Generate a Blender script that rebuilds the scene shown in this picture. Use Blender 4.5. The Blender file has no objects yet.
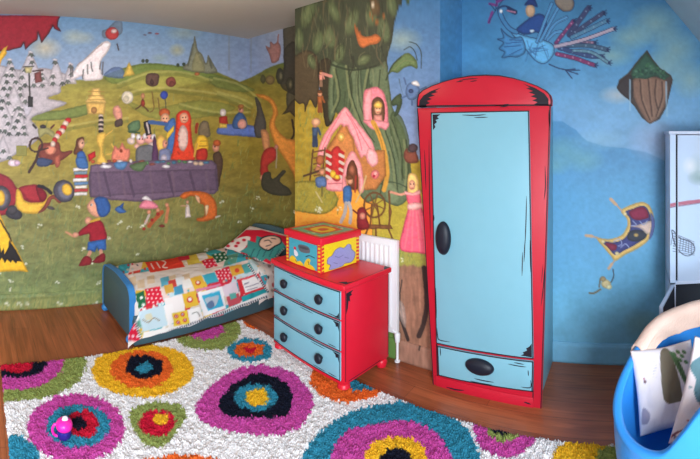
import bpy, bmesh, math, random
import numpy as np
from mathutils import Vector, Matrix
random.seed(7); RNG = np.random.RandomState(7)
SC = bpy.context.scene
COL = SC.collection
PI = math.pi

# ------------------------------------------------------------------ survey of the room
# The photograph is a cylindrical phone panorama. FOC = pixels per radian, HOR = horizon row,
# AX0 = column that looks straight along +X, HC = eye height in metres.
FOC, HOR, AX0, HC = 413.6, 135.0, 627.5, 1.42
XW, XB, YW, ZC = 2.565, 2.23, 3.35, 2.40          # right wall, chimney breast face, bed wall, ceiling
YB0, YB1 = 1.086, 2.314                           # chimney breast from/to
XMIN, YMIN = -1.7, -1.3

def inv(P):
    X, Y, Z = P[..., 0], P[..., 1], P[..., 2]
    d = np.maximum(np.hypot(X, Y), 1e-6)
    return AX0 - FOC * np.arctan2(Y, X), HOR + FOC * (HC - Z) / d

def on_x(px, py, X):
    a = (AX0 - px) / FOC; d = X / math.cos(a)
    return Vector((X, X * math.tan(a), HC + d * (HOR - py) / FOC))

def on_z(px, py, Z=0.0):
    a = (AX0 - px) / FOC; d = FOC * (HC - Z) / (py - HOR)
    return Vector((d * math.cos(a), d * math.sin(a), Z))

def lin(c):
    c = np.asarray(c, float) / 255.0
    return np.where(c <= 0.04045, c / 12.92, ((c + 0.055) / 1.055) ** 2.4)

# ------------------------------------------------------------------ noise
def vnoise(u, v, seed=0):
    r = np.random.RandomState(seed).rand(256, 256)
    iu = np.floor(u).astype(int); iv = np.floor(v).astype(int)
    fu = u - iu; fv = v - iv
    fu = fu * fu * (3 - 2 * fu); fv = fv * fv * (3 - 2 * fv)
    g = lambda a, b: r[a % 256, b % 256]
    return (g(iu, iv) * (1 - fu) + g(iu + 1, iv) * fu) * (1 - fv) + (g(iu, iv + 1) * (1 - fu) + g(iu + 1, iv + 1) * fu) * fv

def fbm(u, v, seed=0, o=4):
    s = 0; a = 0.5; t = 0
    for k in range(o):
        s = s + a * vnoise(u * 2 ** k, v * 2 ** k, seed + k); t += a; a *= 0.55
    return s / t

# ------------------------------------------------------------------ materials
def nodes(name):
    m = bpy.data.materials.new(name); m.use_nodes = True
    nt = m.node_tree; b = nt.nodes['Principled BSDF']
    return m, nt, b

def mat(name, rgb, rough=0.55, var=0.06, scale=30, bump=0.0, bscale=200, spec=0.4, metal=0.0, coat=0.0):
    m, nt, b = nodes(name)
    c = lin(rgb)
    tc = nt.nodes.new('ShaderNodeTexCoord')
    n = nt.nodes.new('ShaderNodeTexNoise'); n.inputs['Scale'].default_value = scale; n.inputs['Detail'].default_value = 4
    nt.links.new(tc.outputs['Object'], n.inputs['Vector'])
    mx = nt.nodes.new('ShaderNodeMix'); mx.data_type = 'RGBA'
    mx.inputs['A'].default_value = (*[float(x * (1 - var)) for x in c], 1)
    mx.inputs['B'].default_value = (*[float(min(1, x * (1 + var))) for x in c], 1)
    nt.links.new(n.outputs['Fac'], mx.inputs['Factor'])
    nt.links.new(mx.outputs['Result'], b.inputs['Base Color'])
    b.inputs['Roughness'].default_value = rough
    b.inputs['Specular IOR Level'].default_value = spec
    b.inputs['Metallic'].default_value = metal
    b.inputs['Coat Weight'].default_value = coat
    if bump:
        n2 = nt.nodes.new('ShaderNodeTexNoise'); n2.inputs['Scale'].default_value = bscale
        nt.links.new(tc.outputs['Object'], n2.inputs['Vector'])
        bp = nt.nodes.new('ShaderNodeBump'); bp.inputs['Strength'].default_value = bump; bp.inputs['Distance'].default_value = 0.004
        nt.links.new(n2.outputs['Fac'], bp.inputs['Height']); nt.links.new(bp.outputs['Normal'], b.inputs['Normal'])
    return m

def painted(name, rough=0.6, bump=0.15, bscale=90, spec=0.3):
    m, nt, b = nodes(name)
    a = nt.nodes.new('ShaderNodeAttribute'); a.attribute_name = 'Col'
    nt.links.new(a.outputs['Color'], b.inputs['Base Color'])
    b.inputs['Roughness'].default_value = rough; b.inputs['Specular IOR Level'].default_value = spec
    tc = nt.nodes.new('ShaderNodeTexCoord')
    n2 = nt.nodes.new('ShaderNodeTexNoise'); n2.inputs['Scale'].default_value = bscale
    nt.links.new(tc.outputs['Object'], n2.inputs['Vector'])
    bp = nt.nodes.new('ShaderNodeBump'); bp.inputs['Strength'].default_value = bump; bp.inputs['Distance'].default_value = 0.003
    nt.links.new(n2.outputs['Fac'], bp.inputs['Height']); nt.links.new(bp.outputs['Normal'], b.inputs['Normal'])
    return m

M = {}
M['mural'] = painted('mural_paint', 0.55, 0.05, 90)
M['fabric'] = painted('printed_cotton', 0.9, 0.35, 260, 0.15)
M['shag'] = painted('shag_wool', 1.0, 0.0, 60, 0.05)
M['gloss_print'] = painted('gloss_painted_wood', 0.35, 0.05, 60, 0.45)
M['slope'] = mat('slope_blue_emulsion', (160, 196, 214), 0.9, 0.06, 8, 0.15, 60, 0.1)
M['ceiling'] = mat('ceiling_emulsion', (190, 188, 181), 0.9, 0.03, 8, 0.15, 60, 0.1)
M['white_wall'] = mat('wall_emulsion', (190, 190, 185), 0.9, 0.03, 8)
M['red'] = mat('red_gloss_paint', (216, 26, 50), 0.38, 0.05, 14, 0.06, 40)
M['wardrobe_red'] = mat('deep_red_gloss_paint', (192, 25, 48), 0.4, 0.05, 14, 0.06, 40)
M['turq'] = mat('turquoise_paint', (126, 180, 197), 0.42, 0.03, 14, 0.05, 40)
M['ink'] = mat('black_ink_paint', (28, 24, 36), 0.5, 0.1, 60)
M['knob'] = mat('navy_black_knob', (20, 24, 38), 0.5, 0.1, 60)
M['bed_navy'] = mat('bed_navy_paint', (66, 90, 98), 0.5, 0.06, 20)
M['bed_blue'] = mat('bed_blue_paint', (50, 124, 186), 0.45, 0.05, 20)
M['mattress'] = mat('mattress_cotton', (222, 208, 200), 0.9, 0.05, 40, 0.2, 200)
M['radiator'] = mat('radiator_enamel', (226, 224, 226), 0.4, 0.02, 20)
M['cab_white'] = mat('cabinet_white', (196, 212, 236), 0.45, 0.03, 12)
M['cab_dark'] = mat('dark_inner_shade', (26, 34, 44), 0.7, 0.1, 30)  # near-black colour holding the shade inside the white cupboard
M['tub'] = mat('blue_moulded_plastic', (52, 146, 230), 0.38, 0.05, 9, 0.12, 220)
M['throw'] = mat('beige_fleece', (226, 196, 182), 0.95, 0.06, 30, 0.5, 120, 0.1)
M['pink'] = mat('pink_plastic', (232, 40, 160), 0.3, 0.05, 30)
M['violet'] = mat('violet_blue_plastic', (40, 34, 120), 0.2, 0.35, 90)
M['spout'] = mat('clear_white_silicone', (225, 215, 225), 0.3, 0.03, 30)
M['chrome'] = mat('chrome', (190, 190, 195), 0.2, 0.03, 20, metal=1.0)

def floor_mat():
    m, nt, b = nodes('laminate_planks')
    N = nt.nodes.new; L = nt.links.new
    tc = N('ShaderNodeTexCoord'); sp = N('ShaderNodeSeparateXYZ'); L(tc.outputs['Object'], sp.inputs[0])
    cb = N('ShaderNodeCombineXYZ'); L(sp.outputs['Y'], cb.inputs['X']); L(sp.outputs['X'], cb.inputs['Y'])
    br = N('ShaderNodeTexBrick'); br.offset = 0.37; br.inputs['Scale'].default_value = 1.0
    br.inputs['Brick Width'].default_value = 1.15; br.inputs['Row Height'].default_value = 0.128
    br.inputs['Mortar Size'].default_value = 0.0012; br.inputs['Mortar Smooth'].default_value = 0.2
    br.inputs['Color1'].default_value = (*lin((182, 102, 64)), 1); br.inputs['Color2'].default_value = (*lin((160, 86, 52)), 1)
    br.inputs['Mortar'].default_value = (*lin((104, 56, 36)), 1); br.inputs['Bias'].default_value = 0.0
    L(cb.outputs[0], br.inputs['Vector'])
    mp = N('ShaderNodeMapping'); mp.inputs['Scale'].default_value = (34, 2.2, 1); L(tc.outputs['Object'], mp.inputs['Vector'])
    n = N('ShaderNodeTexNoise'); n.inputs['Scale'].default_value = 1.0; n.inputs['Detail'].default_value = 8; n.inputs['Distortion'].default_value = 1.2
    L(mp.outputs[0], n.inputs['Vector'])
    r = N('ShaderNodeValToRGB'); r.color_ramp.elements[0].position = 0.32; r.color_ramp.elements[0].color = (0.5, 0.46, 0.44, 1)
    r.color_ramp.elements[1].position = 0.68; r.color_ramp.elements[1].color = (1.12, 1.1, 1.08, 1); L(n.outputs['Fac'], r.inputs[0])
    mp3 = N('ShaderNodeMapping'); mp3.inputs['Scale'].default_value = (7, 2, 1); L(tc.outputs['Object'], mp3.inputs['Vector'])
    n3 = N('ShaderNodeTexNoise'); n3.inputs['Scale'].default_value = 1.0; L(mp3.outputs[0], n3.inputs['Vector'])
    r3 = N('ShaderNodeValToRGB'); r3.color_ramp.elements[0].position = 0.28; r3.color_ramp.elements[0].color = (0.72, 0.66, 0.62, 1)
    r3.color_ramp.elements[1].position = 0.55; r3.color_ramp.elements[1].color = (1, 1, 1, 1); L(n3.outputs['Fac'], r3.inputs[0])
    mx = N('ShaderNodeMix'); mx.data_type = 'RGBA'; mx.blend_type = 'MULTIPLY'; mx.inputs['Factor'].default_value = 0.75
    L(br.outputs['Color'], mx.inputs['A']); L(r.outputs[0], mx.inputs['B'])
    mx2 = N('ShaderNodeMix'); mx2.data_type = 'RGBA'; mx2.blend_type = 'MULTIPLY'; mx2.inputs['Factor'].default_value = 0.8
    L(mx.outputs['Result'], mx2.inputs['A']); L(r3.outputs[0], mx2.inputs['B'])
    L(mx2.outputs['Result'], b.inputs['Base Color'])
    b.inputs['Roughness'].default_value = 0.36; b.inputs['Specular IOR Level'].default_value = 0.5
    bp = N('ShaderNodeBump'); bp.inputs['Strength'].default_value = 0.25; bp.inputs['Distance'].default_value = 0.002
    L(br.outputs['Fac'], bp.inputs['Height']); bp.invert = True; L(bp.outputs['Normal'], b.inputs['Normal'])
    return m
M['floor'] = floor_mat()

# ------------------------------------------------------------------ objects
def tag(o, label=None, cat=None, group=None, kind=None):
    if label: o['label'] = label
    if cat: o['category'] = cat
    if group: o['group'] = group
    if kind: o['kind'] = kind
    return o

def thing(name, label, cat, loc=(0, 0, 0), group=None):
    o = bpy.data.objects.new(name, None); COL.objects.link(o)
    o.location = loc; o.empty_display_size = 0.05
    return tag(o, label, cat, group)

def adopt(o, parent):
    if parent is not None:
        o.parent = parent
        loc = Vector((0, 0, 0)); p = parent
        while p is not None:
            loc += p.location; p = p.parent
        o.location = -loc          # meshes are modelled in room coordinates
    return o

def turn(o, deg, pivot, to):
    """turn a finished thing about a vertical line and slide that line to another place"""
    a = math.radians(deg); R = Matrix.Rotation(a, 3, 'Z'); p = Vector((pivot[0], pivot[1], 0)); q = Vector((to[0], to[1], 0))
    o.location = q + R @ (o.location - p); o.rotation_euler.z = a

class MB:
    def __init__(s): s.bm = bmesh.new()
    def _merge(s, b, mi):
        for f in b.faces: f.material_index = mi
        me = bpy.data.meshes.new('tmp'); b.to_mesh(me); b.free()
        s.bm.from_mesh(me); bpy.data.meshes.remove(me)
        return s
    def box(s, x0, x1, y0, y1, z0, z1, bev=0.004, mi=0, seg=2):
        b = bmesh.new(); bmesh.ops.create_cube(b, size=1)
        for v in b.verts:
            v.co = Vector((x0 + (v.co.x + .5) * (x1 - x0), y0 + (v.co.y + .5) * (y1 - y0), z0 + (v.co.z + .5) * (z1 - z0)))
        if bev: bmesh.ops.bevel(b, geom=b.edges[:], offset=bev, segments=seg, affect='EDGES', profile=0.5)
        return s._merge(b, mi)
    def prism(s, pts, ext, bev=0.0, mi=0, seg=2):
        b = bmesh.new(); pts = [Vector(p) for p in pts]; ext = Vector(ext)
        lo = [b.verts.new(p) for p in pts]; hi = [b.verts.new(p + ext) for p in pts]
        b.faces.new(lo[::-1]); b.faces.new(hi); n = len(pts)
        for i in range(n): b.faces.new((lo[i], lo[(i + 1) % n], hi[(i + 1) % n], hi[i]))
        bmesh.ops.recalc_face_normals(b, faces=b.faces[:])
        if bev: bmesh.ops.bevel(b, geom=[e for e in b.edges], offset=bev, segments=seg, affect='EDGES', profile=0.5, clamp_overlap=True)
        return s._merge(b, mi)
    def face(s, pts, mi=0):
        vs = [s.bm.verts.new(Vector(p)) for p in pts]
        f = s.bm.faces.new(vs); f.material_index = mi; return s
    def ribbon(s, L, R, mi=0):
        for i in range(len(L) - 1): s.face([L[i], L[i + 1], R[i + 1], R[i]], mi)
        return s
    def lathe(s, c, prof, n=32, axis='z', mi=0, sx=1.0, sy=1.0):
        b = bmesh.new(); c = Vector(c); rings = []
        for r, h in prof:
            ring = []
            for k in range(n):
                t = 2 * PI * k / n; a, d = r * math.cos(t) * sx, r * math.sin(t) * sy
                off = {'z': (a, d, h), 'x': (h, a, d), 'y': (d, h, a)}[axis]
                ring.append(b.verts.new(c + Vector(off)))
            rings.append(ring)
        for i in range(len(rings) - 1):
            for k in range(n): b.faces.new((rings[i][k], rings[i][(k + 1) % n], rings[i + 1][(k + 1) % n], rings[i + 1][k]))
        b.faces.new(rings[0][::-1]); b.faces.new(rings[-1])
        bmesh.ops.remove_doubles(b, verts=b.verts[:], dist=1e-6)
        bmesh.ops.recalc_face_normals(b, faces=b.faces[:])
        return s._merge(b, mi)
    def ball(s, c, r, n=24, mi=0, scale=(1, 1, 1)):
        b = bmesh.new(); bmesh.ops.create_uvsphere(b, u_segments=n, v_segments=n // 2, radius=r)
        for v in b.verts: v.co = Vector((v.co.x * scale[0], v.co.y * scale[1], v.co.z * scale[2])) + Vector(c)
        return s._merge(b, mi)
    def tube(s, path, r, n=12, mi=0):
        b = bmesh.new(); path = [Vector(p) for p in path]; rings = []
        up = None
        for i, p in enumerate(path):
            t = (path[min(i + 1, len(path) - 1)] - path[max(i - 1, 0)]).normalized()
            if up is None: up = Vector((0, 0, 1)) if abs(t.z) < .9 else Vector((1, 0, 0))
            a = t.cross(up).normalized(); up = a.cross(t).normalized()
            rr = r[i] if isinstance(r, (list, tuple)) else r
            rings.append([b.verts.new(p + rr * (math.cos(2 * PI * k / n) * a + math.sin(2 * PI * k / n) * up)) for k in range(n)])
        for i in range(len(rings) - 1):
            for k in range(n): b.faces.new((rings[i][k], rings[i][(k + 1) % n], rings[i + 1][(k + 1) % n], rings[i + 1][k]))
        b.faces.new(rings[0][::-1]); b.faces.new(rings[-1])
        bmesh.ops.recalc_face_normals(b, faces=b.faces[:])
        return s._merge(b, mi)
    def build(s, name, mats, parent=None, smooth=None, kind=None):
        me = bpy.data.meshes.new(name); s.bm.to_mesh(me); s.bm.free()
        for m in (mats if isinstance(mats, (list, tuple)) else [mats]): me.materials.append(M[m])
        o = bpy.data.objects.new(name, me); COL.objects.link(o)
        if smooth is not None:
            me.polygons.foreach_set('use_smooth', [True] * len(me.polygons))
            if smooth < 180: me.set_sharp_from_angle(angle=math.radians(smooth))
        if kind: o['kind'] = kind
        return adopt(o, parent)

def mesh_np(name, V, F, col, m, parent=None, smooth=True, kind=None):
    """V (n,3), F (m,4) quads or (m,3), col (n,3) linear."""
    me = bpy.data.meshes.new(name); F = np.asarray(F, np.int32); k = F.shape[1]
    me.vertices.add(len(V)); me.vertices.foreach_set('co', np.asarray(V, np.float32).ravel())
    me.loops.add(F.size); me.loops.foreach_set('vertex_index', F.ravel())
    me.polygons.add(len(F)); me.polygons.foreach_set('loop_start', np.arange(0, F.size, k, dtype=np.int32))
    me.polygons.foreach_set('use_smooth', np.full(len(F), smooth))
    me.update(calc_edges=True)
    if col is not None:
        at = me.color_attributes.new('Col', 'FLOAT_COLOR', 'POINT')
        at.data.foreach_set('color', np.concatenate([col, np.ones((len(col), 1))], 1).astype(np.float32).ravel())
    me.materials.append(M[m]); me.validate()
    o = bpy.data.objects.new(name, me); COL.objects.link(o)
    if kind: o['kind'] = kind
    return adopt(o, parent)

def quads(nv, nu, flip=False, wrap=False):
    i = np.arange(nv * nu).reshape(nv, nu)
    if wrap: i = np.concatenate([i, i[:, :1]], 1)
    q = np.stack([i[:-1, :-1], i[:-1, 1:], i[1:, 1:], i[1:, :-1]], -1).reshape(-1, 4)
    return q[:, ::-1] if flip else q

def cat_rom(pts, n=6, closed=True):
    p = np.asarray(pts, float); N = len(p); out = []
    rng = range(N) if closed else range(N - 1)
    for i in rng:
        if closed: a, b, c, d = p[i - 1], p[i], p[(i + 1) % N], p[(i + 2) % N]
        else: a, b, c, d = p[max(i - 1, 0)], p[i], p[i + 1], p[min(i + 2, N - 1)]
        for k in range(n):
            t = k / n
            out.append(0.5 * (2 * b + (c - a) * t + (2 * a - 5 * b + 4 * c - d) * t * t + (3 * b - a - 3 * c + d) * t ** 3))
    if not closed: out.append(p[-1])
    return np.array(out)

class Canvas:
    """A surface (grid of room points) that is painted with shapes; the colours live on its vertices."""
    def __init__(s, P, base=(200, 200, 200), warp=0.0, wscale=14, seed=3, C2=None, vol=0.0):
        s.P = P; s.vol = vol; s.nv, s.nu = P.shape[:2]
        if C2 is None: x, y = inv(P)
        else: x, y = C2[..., 0], C2[..., 1]
        s.X0 = x.ravel(); s.Y0 = y.ravel()
        s.C = np.empty((s.nv * s.nu, 3)); s.C[:] = base
        if warp:
            f1 = fbm(s.X0 * wscale / 100 + 50, s.Y0 * wscale / 100 + 50, seed, 3) - .5
            f2 = fbm(s.X0 * wscale / 100 + 90, s.Y0 * wscale / 100 + 20, seed + 9, 3) - .5
            s.X = s.X0 + 2 * warp * f1; s.Y = s.Y0 + 2 * warp * f2
        else: s.X, s.Y = s.X0, s.Y0
    def _put(s, idx, al, col, a, body=None):
        if len(idx) == 0: return s
        al = (al * a)[:, None]; col = np.asarray(col, float)
        if s.vol and body is not None:          # brushwork of the mural painter: a darker contour round each figure and mottled pigment
            n = fbm(s.X0[idx] * .8 + col[0], s.Y0[idx] * .8 + col[1], 77, 2) - .5
            col = col * (1 + s.vol * (1.1 * body + .55 * n - .5))[:, None]
        s.C[idx] = s.C[idx] * (1 - al) + col * al
        return s
    def _sel(s, x0, x1, y0, y1): return np.nonzero((s.X > x0) & (s.X < x1) & (s.Y > y0) & (s.Y < y1))[0]
    def p(s, col, pts, sm=True, a=1.0, aa=0.7):
        q = cat_rom(pts) if sm else np.asarray(pts, float)
        idx = s._sel(q[:, 0].min() - aa, q[:, 0].max() + aa, q[:, 1].min() - aa, q[:, 1].max() + aa)
        if len(idx) == 0: return s
        x, y = s.X[idx], s.Y[idx]; ins = np.zeros(len(idx), bool); dm = np.full(len(idx), 1e9)
        for i in range(len(q)):
            (ax, ay), (bx, by) = q[i - 1], q[i]
            c = (ay > y) != (by > y)
            if by != ay: ins ^= c & (x < (bx - ax) * (y - ay) / (by - ay) + ax)
            L2 = (bx - ax) ** 2 + (by - ay) ** 2 + 1e-12
            t = np.clip(((x - ax) * (bx - ax) + (y - ay) * (by - ay)) / L2, 0, 1)
            dm = np.minimum(dm, (x - ax - t * (bx - ax)) ** 2 + (y - ay - t * (by - ay)) ** 2)
        sd = np.sqrt(dm) * np.where(ins, 1, -1)
        return s._put(idx, np.clip(.5 + sd / aa, 0, 1), col, a, np.clip(sd / np.clip(.8 * sd.max(), 1.0, 2.6), 0, 1))
    def e(s, col, cx, cy, rx, ry, rot=0.0, a=1.0, aa=0.7):
        R = max(rx, ry) + aa; idx = s._sel(cx - R, cx + R, cy - R, cy + R)
        x, y = s.X[idx] - cx, s.Y[idx] - cy; c, d = math.cos(math.radians(rot)), math.sin(math.radians(rot))
        k = np.hypot((x * c + y * d) / rx, (-x * d + y * c) / ry)
        return s._put(idx, np.clip(.5 + (1 - k) * min(rx, ry) / aa, 0, 1), col, a, np.clip((1 - k) * min(rx, ry) / min(2.2, .8 * min(rx, ry)), 0, 1))
    def soft(s, col, cx, cy, rx, ry, a=1.0):
        idx = s._sel(cx - rx, cx + rx, cy - ry, cy + ry)
        k = np.hypot((s.X[idx] - cx) / rx, (s.Y[idx] - cy) / ry)
        return s._put(idx, np.clip(1 - k, 0, 1) ** .8, col, a)
    def l(s, col, pts, w=1.0, sm=True, a=1.0, aa=0.7, taper=False):
        q = cat_rom(pts, 6, False) if sm and len(pts) > 2 else np.asarray(pts, float)
        R = w + aa; idx = s._sel(q[:, 0].min() - R, q[:, 0].max() + R, q[:, 1].min() - R, q[:, 1].max() + R)
        if len(idx) == 0: return s
        x, y = s.X[idx], s.Y[idx]; al = np.zeros(len(idx)); n = len(q) - 1
        for i in range(n):
            (ax, ay), (bx, by) = q[i], q[i + 1]; L2 = (bx - ax) ** 2 + (by - ay) ** 2 + 1e-12
            t = np.clip(((x - ax) * (bx - ax) + (y - ay) * (by - ay)) / L2, 0, 1)
            d = np.hypot(x - ax - t * (bx - ax), y - ay - t * (by - ay))
            ww = w / 2 * ((1 - (i + t) / n) * .9 + .1 if taper else 1)
            al = np.maximum(al, np.clip(.5 + (ww - d) / aa, 0, 1))
        return s._put(idx, al, col, a)
    def grade(s, fn): s.C = fn(s.X0, s.Y0, s.C); return s
    def brush(s, amt=0.1, fu=.35, fv=.35, seed=11):
        n = fbm(s.X0 * fu + 40, s.Y0 * fv + 40, seed, 4) - .5
        s.C *= (1 + 2 * amt * n)[:, None]; return s
    def linear(s, gain=(1, 1, 1)): return np.clip(lin(np.clip(s.C, 0, 255)) * np.asarray(gain), 0, .93)
    def build(s, name, m, parent=None, gain=(1, 1, 1), flip=False, kind=None, wrap=False):
        return mesh_np(name, s.P.reshape(-1, 3), quads(s.nv, s.nu, flip, wrap), s.linear(gain), m, parent, True, kind)

def zf(x0, y0, k):
    """read-off helper: coordinates noted on an enlargement -> photograph columns/rows"""
    return lambda *pts: [(x0 + a / k, y0 + b / k) for a, b in pts]

def plane_x(X, ys, zs):
    Y, Z = np.meshgrid(ys, zs); return np.stack([np.full_like(Y, X), Y, Z], -1)
def plane_y(Yc, xs, zs):
    X, Z = np.meshgrid(xs, zs); return np.stack([X, np.full_like(X, Yc), Z], -1)
# ------------------------------------------------------------------ the setting
def struct(mb, name, m): return mb.build(name, m, kind='structure')
struct(MB().box(XMIN, XW, YMIN, YW, -0.05, 0, 0), 'floor', 'floor')
struct(MB().box(XMIN, XW, -0.11, YW, ZC, ZC + 0.05, 0), 'ceiling', 'ceiling')
SL = (ZC - 1.03) / (-0.11 - YMIN)
def sl(x, t, o=0.0):
    """point on the slope: t runs from the ceiling edge (0) down to the knee wall (1), o = height above its room face"""
    y, z = -0.11 + (YMIN + .11) * t, ZC + (1.03 - ZC) * t; n = Vector((0, .755, -.656))
    return Vector((x, y, z)) + n * o
KX0, KX1, KT0, KT1 = -1.2, .0, .42, .95               # unseen roof window, added in the slope for daylight from above
slope = MB()
for x0, x1, t0, t1 in ((XMIN, KX0, 0, 1), (KX1, XW, 0, 1), (KX0, KX1, 0, KT0), (KX0, KX1, KT1, 1)):
    slope.prism([sl(x0, t0), sl(x0, t1), sl(x1, t1), sl(x1, t0)], sl(0, 0, -.05) - sl(0, 0))
struct(slope, 'ceiling_slope', 'slope')
rw = MB()
for x0, x1, t0, t1 in ((KX0, KX0 + .05, KT0, KT1), (KX1 - .05, KX1, KT0, KT1), (KX0, KX1, KT0, KT0 + .03), (KX0, KX1, KT1 - .03, KT1)):
    rw.prism([sl(x0, t0, .012), sl(x0, t1, .012), sl(x1, t1, .012), sl(x1, t0, .012)], sl(0, 0, -.06) - sl(0, 0, .012))
struct(rw, 'added_roof_window', 'radiator')
struct(MB().box(XMIN, XW, YMIN - .05, YMIN, 0, 1.03, 0), 'wall_knee', 'white_wall')
# wall behind the photographer, with its window
WY0, WY1, WZ0, WZ1 = -1.15, -.45, .45, 1.10
struct(MB().box(XMIN - .1, XMIN, YMIN, WY0, 0, ZC, 0).box(XMIN - .1, XMIN, WY1, YW, 0, ZC, 0)
       .box(XMIN - .1, XMIN, WY0, WY1, 0, WZ0, 0).box(XMIN - .1, XMIN, WY0, WY1, WZ1, ZC, 0), 'wall_rear', 'white_wall')
wf = MB()
for a in (WY0, (WY0 + WY1) / 2 - .025, WY1 - .05): wf.box(XMIN - .07, XMIN - .01, a, a + .05, WZ0, WZ1, .004)
for b in (WZ0, WZ1 - .05): wf.box(XMIN - .07, XMIN - .01, WY0, WY1, b, b + .05, .004)
struct(wf, 'window_1', 'radiator')

GREEN = (132, 128, 62)
def grass_base(c):
    """sky, snow, hills and meadow of the fairy tale mural on the bed wall"""
    x, y = c.X, c.Y
    n = fbm(x * .09 + 30, y * .2 + 10, 5); n2 = fbm(x * .22 + y * .1, y * .5, 21, 3)
    t = np.clip((y - 14) / 66, 0, 1)[:, None]
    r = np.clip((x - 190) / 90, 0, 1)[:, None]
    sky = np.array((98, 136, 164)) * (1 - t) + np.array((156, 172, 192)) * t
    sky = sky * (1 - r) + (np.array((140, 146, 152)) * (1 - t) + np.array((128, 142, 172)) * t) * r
    hx = np.interp(x, [-900, 95, 110, 130, 150, 180, 215, 240, 252, 270, 282, 300], [84, 80, 73, 66, 63, 66, 71, 82, 77, 67, 63, 60])
    g = np.interp(y, [60, 72, 90, 120, 150, 185, 215, 245, 275, 292, 300, 312], [0, 1, 2, 3, 4, 5, 6, 7, 8, 9, 10, 11])
    cols = np.array([(92, 110, 58), (116, 122, 60), (152, 142, 66), (166, 148, 68), (160, 142, 62), (148, 134, 68), (132, 128, 72),
                     (128, 127, 76), (120, 129, 80), (126, 137, 84), (134, 136, 80), (150, 144, 82)], float)
    gi = np.clip(g.astype(int), 0, 10); f = (g - gi)[:, None]
    gc = cols[gi] * (1 - f) + cols[gi + 1] * f
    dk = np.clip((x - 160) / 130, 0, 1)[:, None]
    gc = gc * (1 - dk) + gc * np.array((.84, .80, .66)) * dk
    gc = gc * (0.86 + .28 * n[:, None]) * (0.92 + .16 * n2[:, None])
    m = np.clip((y - hx) / 1.2 + .5, 0, 1)[:, None]
    c.C = sky * (1 - m) + gc * m

def grass_strokes(c, n, x0, x1, y0, y1, seed):
    r = random.Random(seed)
    for _ in range(n):
        x, y = r.uniform(x0, x1), r.uniform(y0, y1); h = r.uniform(3, 10)
        col = r.choice([(96, 122, 76), (150, 158, 92), (110, 134, 96), (168, 164, 96), (90, 112, 62)])
        c.l(col, [(x, y), (x + r.uniform(-1, 2), y - h * .6), (x + r.uniform(0, 5), y - h)], r.uniform(.6, 1.5), a=.5, taper=True)
    for _ in range(n // 40):
        x, y = r.uniform(x0, x1), r.uniform(max(y0 + 10, 212), y1 - 8)
        for k in range(5): c.e((212, 212, 186), x + r.uniform(-2.2, 2.2), y + r.uniform(-1.8, 1.8), r.uniform(.7, 1.4), r.uniform(.7, 1.1), a=.65)

def snow_tree(c, cx, top, bot, hw, seed):
    r = random.Random(seed)
    c.p((172, 164, 162), [(cx, top), (cx + hw * .6, (top + bot) / 2), (cx + hw, bot), (cx - hw, bot), (cx - hw * .6, (top + bot) / 2)], False, .9)
    k = max(3, int((bot - top) / 6.4))
    for i in range(k):
        y = top + (i + .6) * (bot - top) / k; w = hw * (i + 1) / k
        m = max(1, int(w / 3.4))
        for j in range(m):
            x = cx - w + (j + .5 + r.uniform(-.25, .25)) * 2 * w / m
            if r.random() < .25: continue
            g = r.choice([(66, 74, 64), (80, 88, 78), (52, 60, 52)])
            c.p(g, [(x - 3.4, y + 2.2 + r.uniform(-.6, .8)), (x - 1, y - 1.8), (x + 1.2, y - 1.6), (x + 3.6, y + 2 + r.uniform(-.6, .8)), (x + 1.4, y + 1.2), (x + .2, y + 3.2), (x - 1.2, y + 1.4)], False, .85)
            c.e((192, 184, 180), x + r.uniform(-1, 1), y - 2.4, 2.8, 1.1, r.uniform(-20, 20), .85)

def person(c, x, y, h, top, low, skin=(196, 140, 108), hair=(90, 60, 40), lean=0):
    """a small plain painted figure standing with its feet at (x, y)"""
    c.l(low, [(x - h * .05, y), (x - h * .04 + lean * .4, y - h * .4)], h * .11, False)
    c.l(low, [(x + h * .06, y), (x + h * .03 + lean * .4, y - h * .4)], h * .11, False)
    c.p(top, [(x - h * .1 + lean * .4, y - h * .36), (x + h * .1 + lean * .4, y - h * .36), (x + h * .12 + lean, y - h * .72), (x - h * .12 + lean, y - h * .72)], False)
    c.l(top, [(x + h * .1 + lean, y - h * .7), (x + h * .2 + lean, y - h * .45)], h * .08, False)
    c.e(skin, x + lean, y - h * .84, h * .1, h * .13)
    c.e(hair, x + lean, y - h * .92, h * .11, h * .08)

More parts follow.
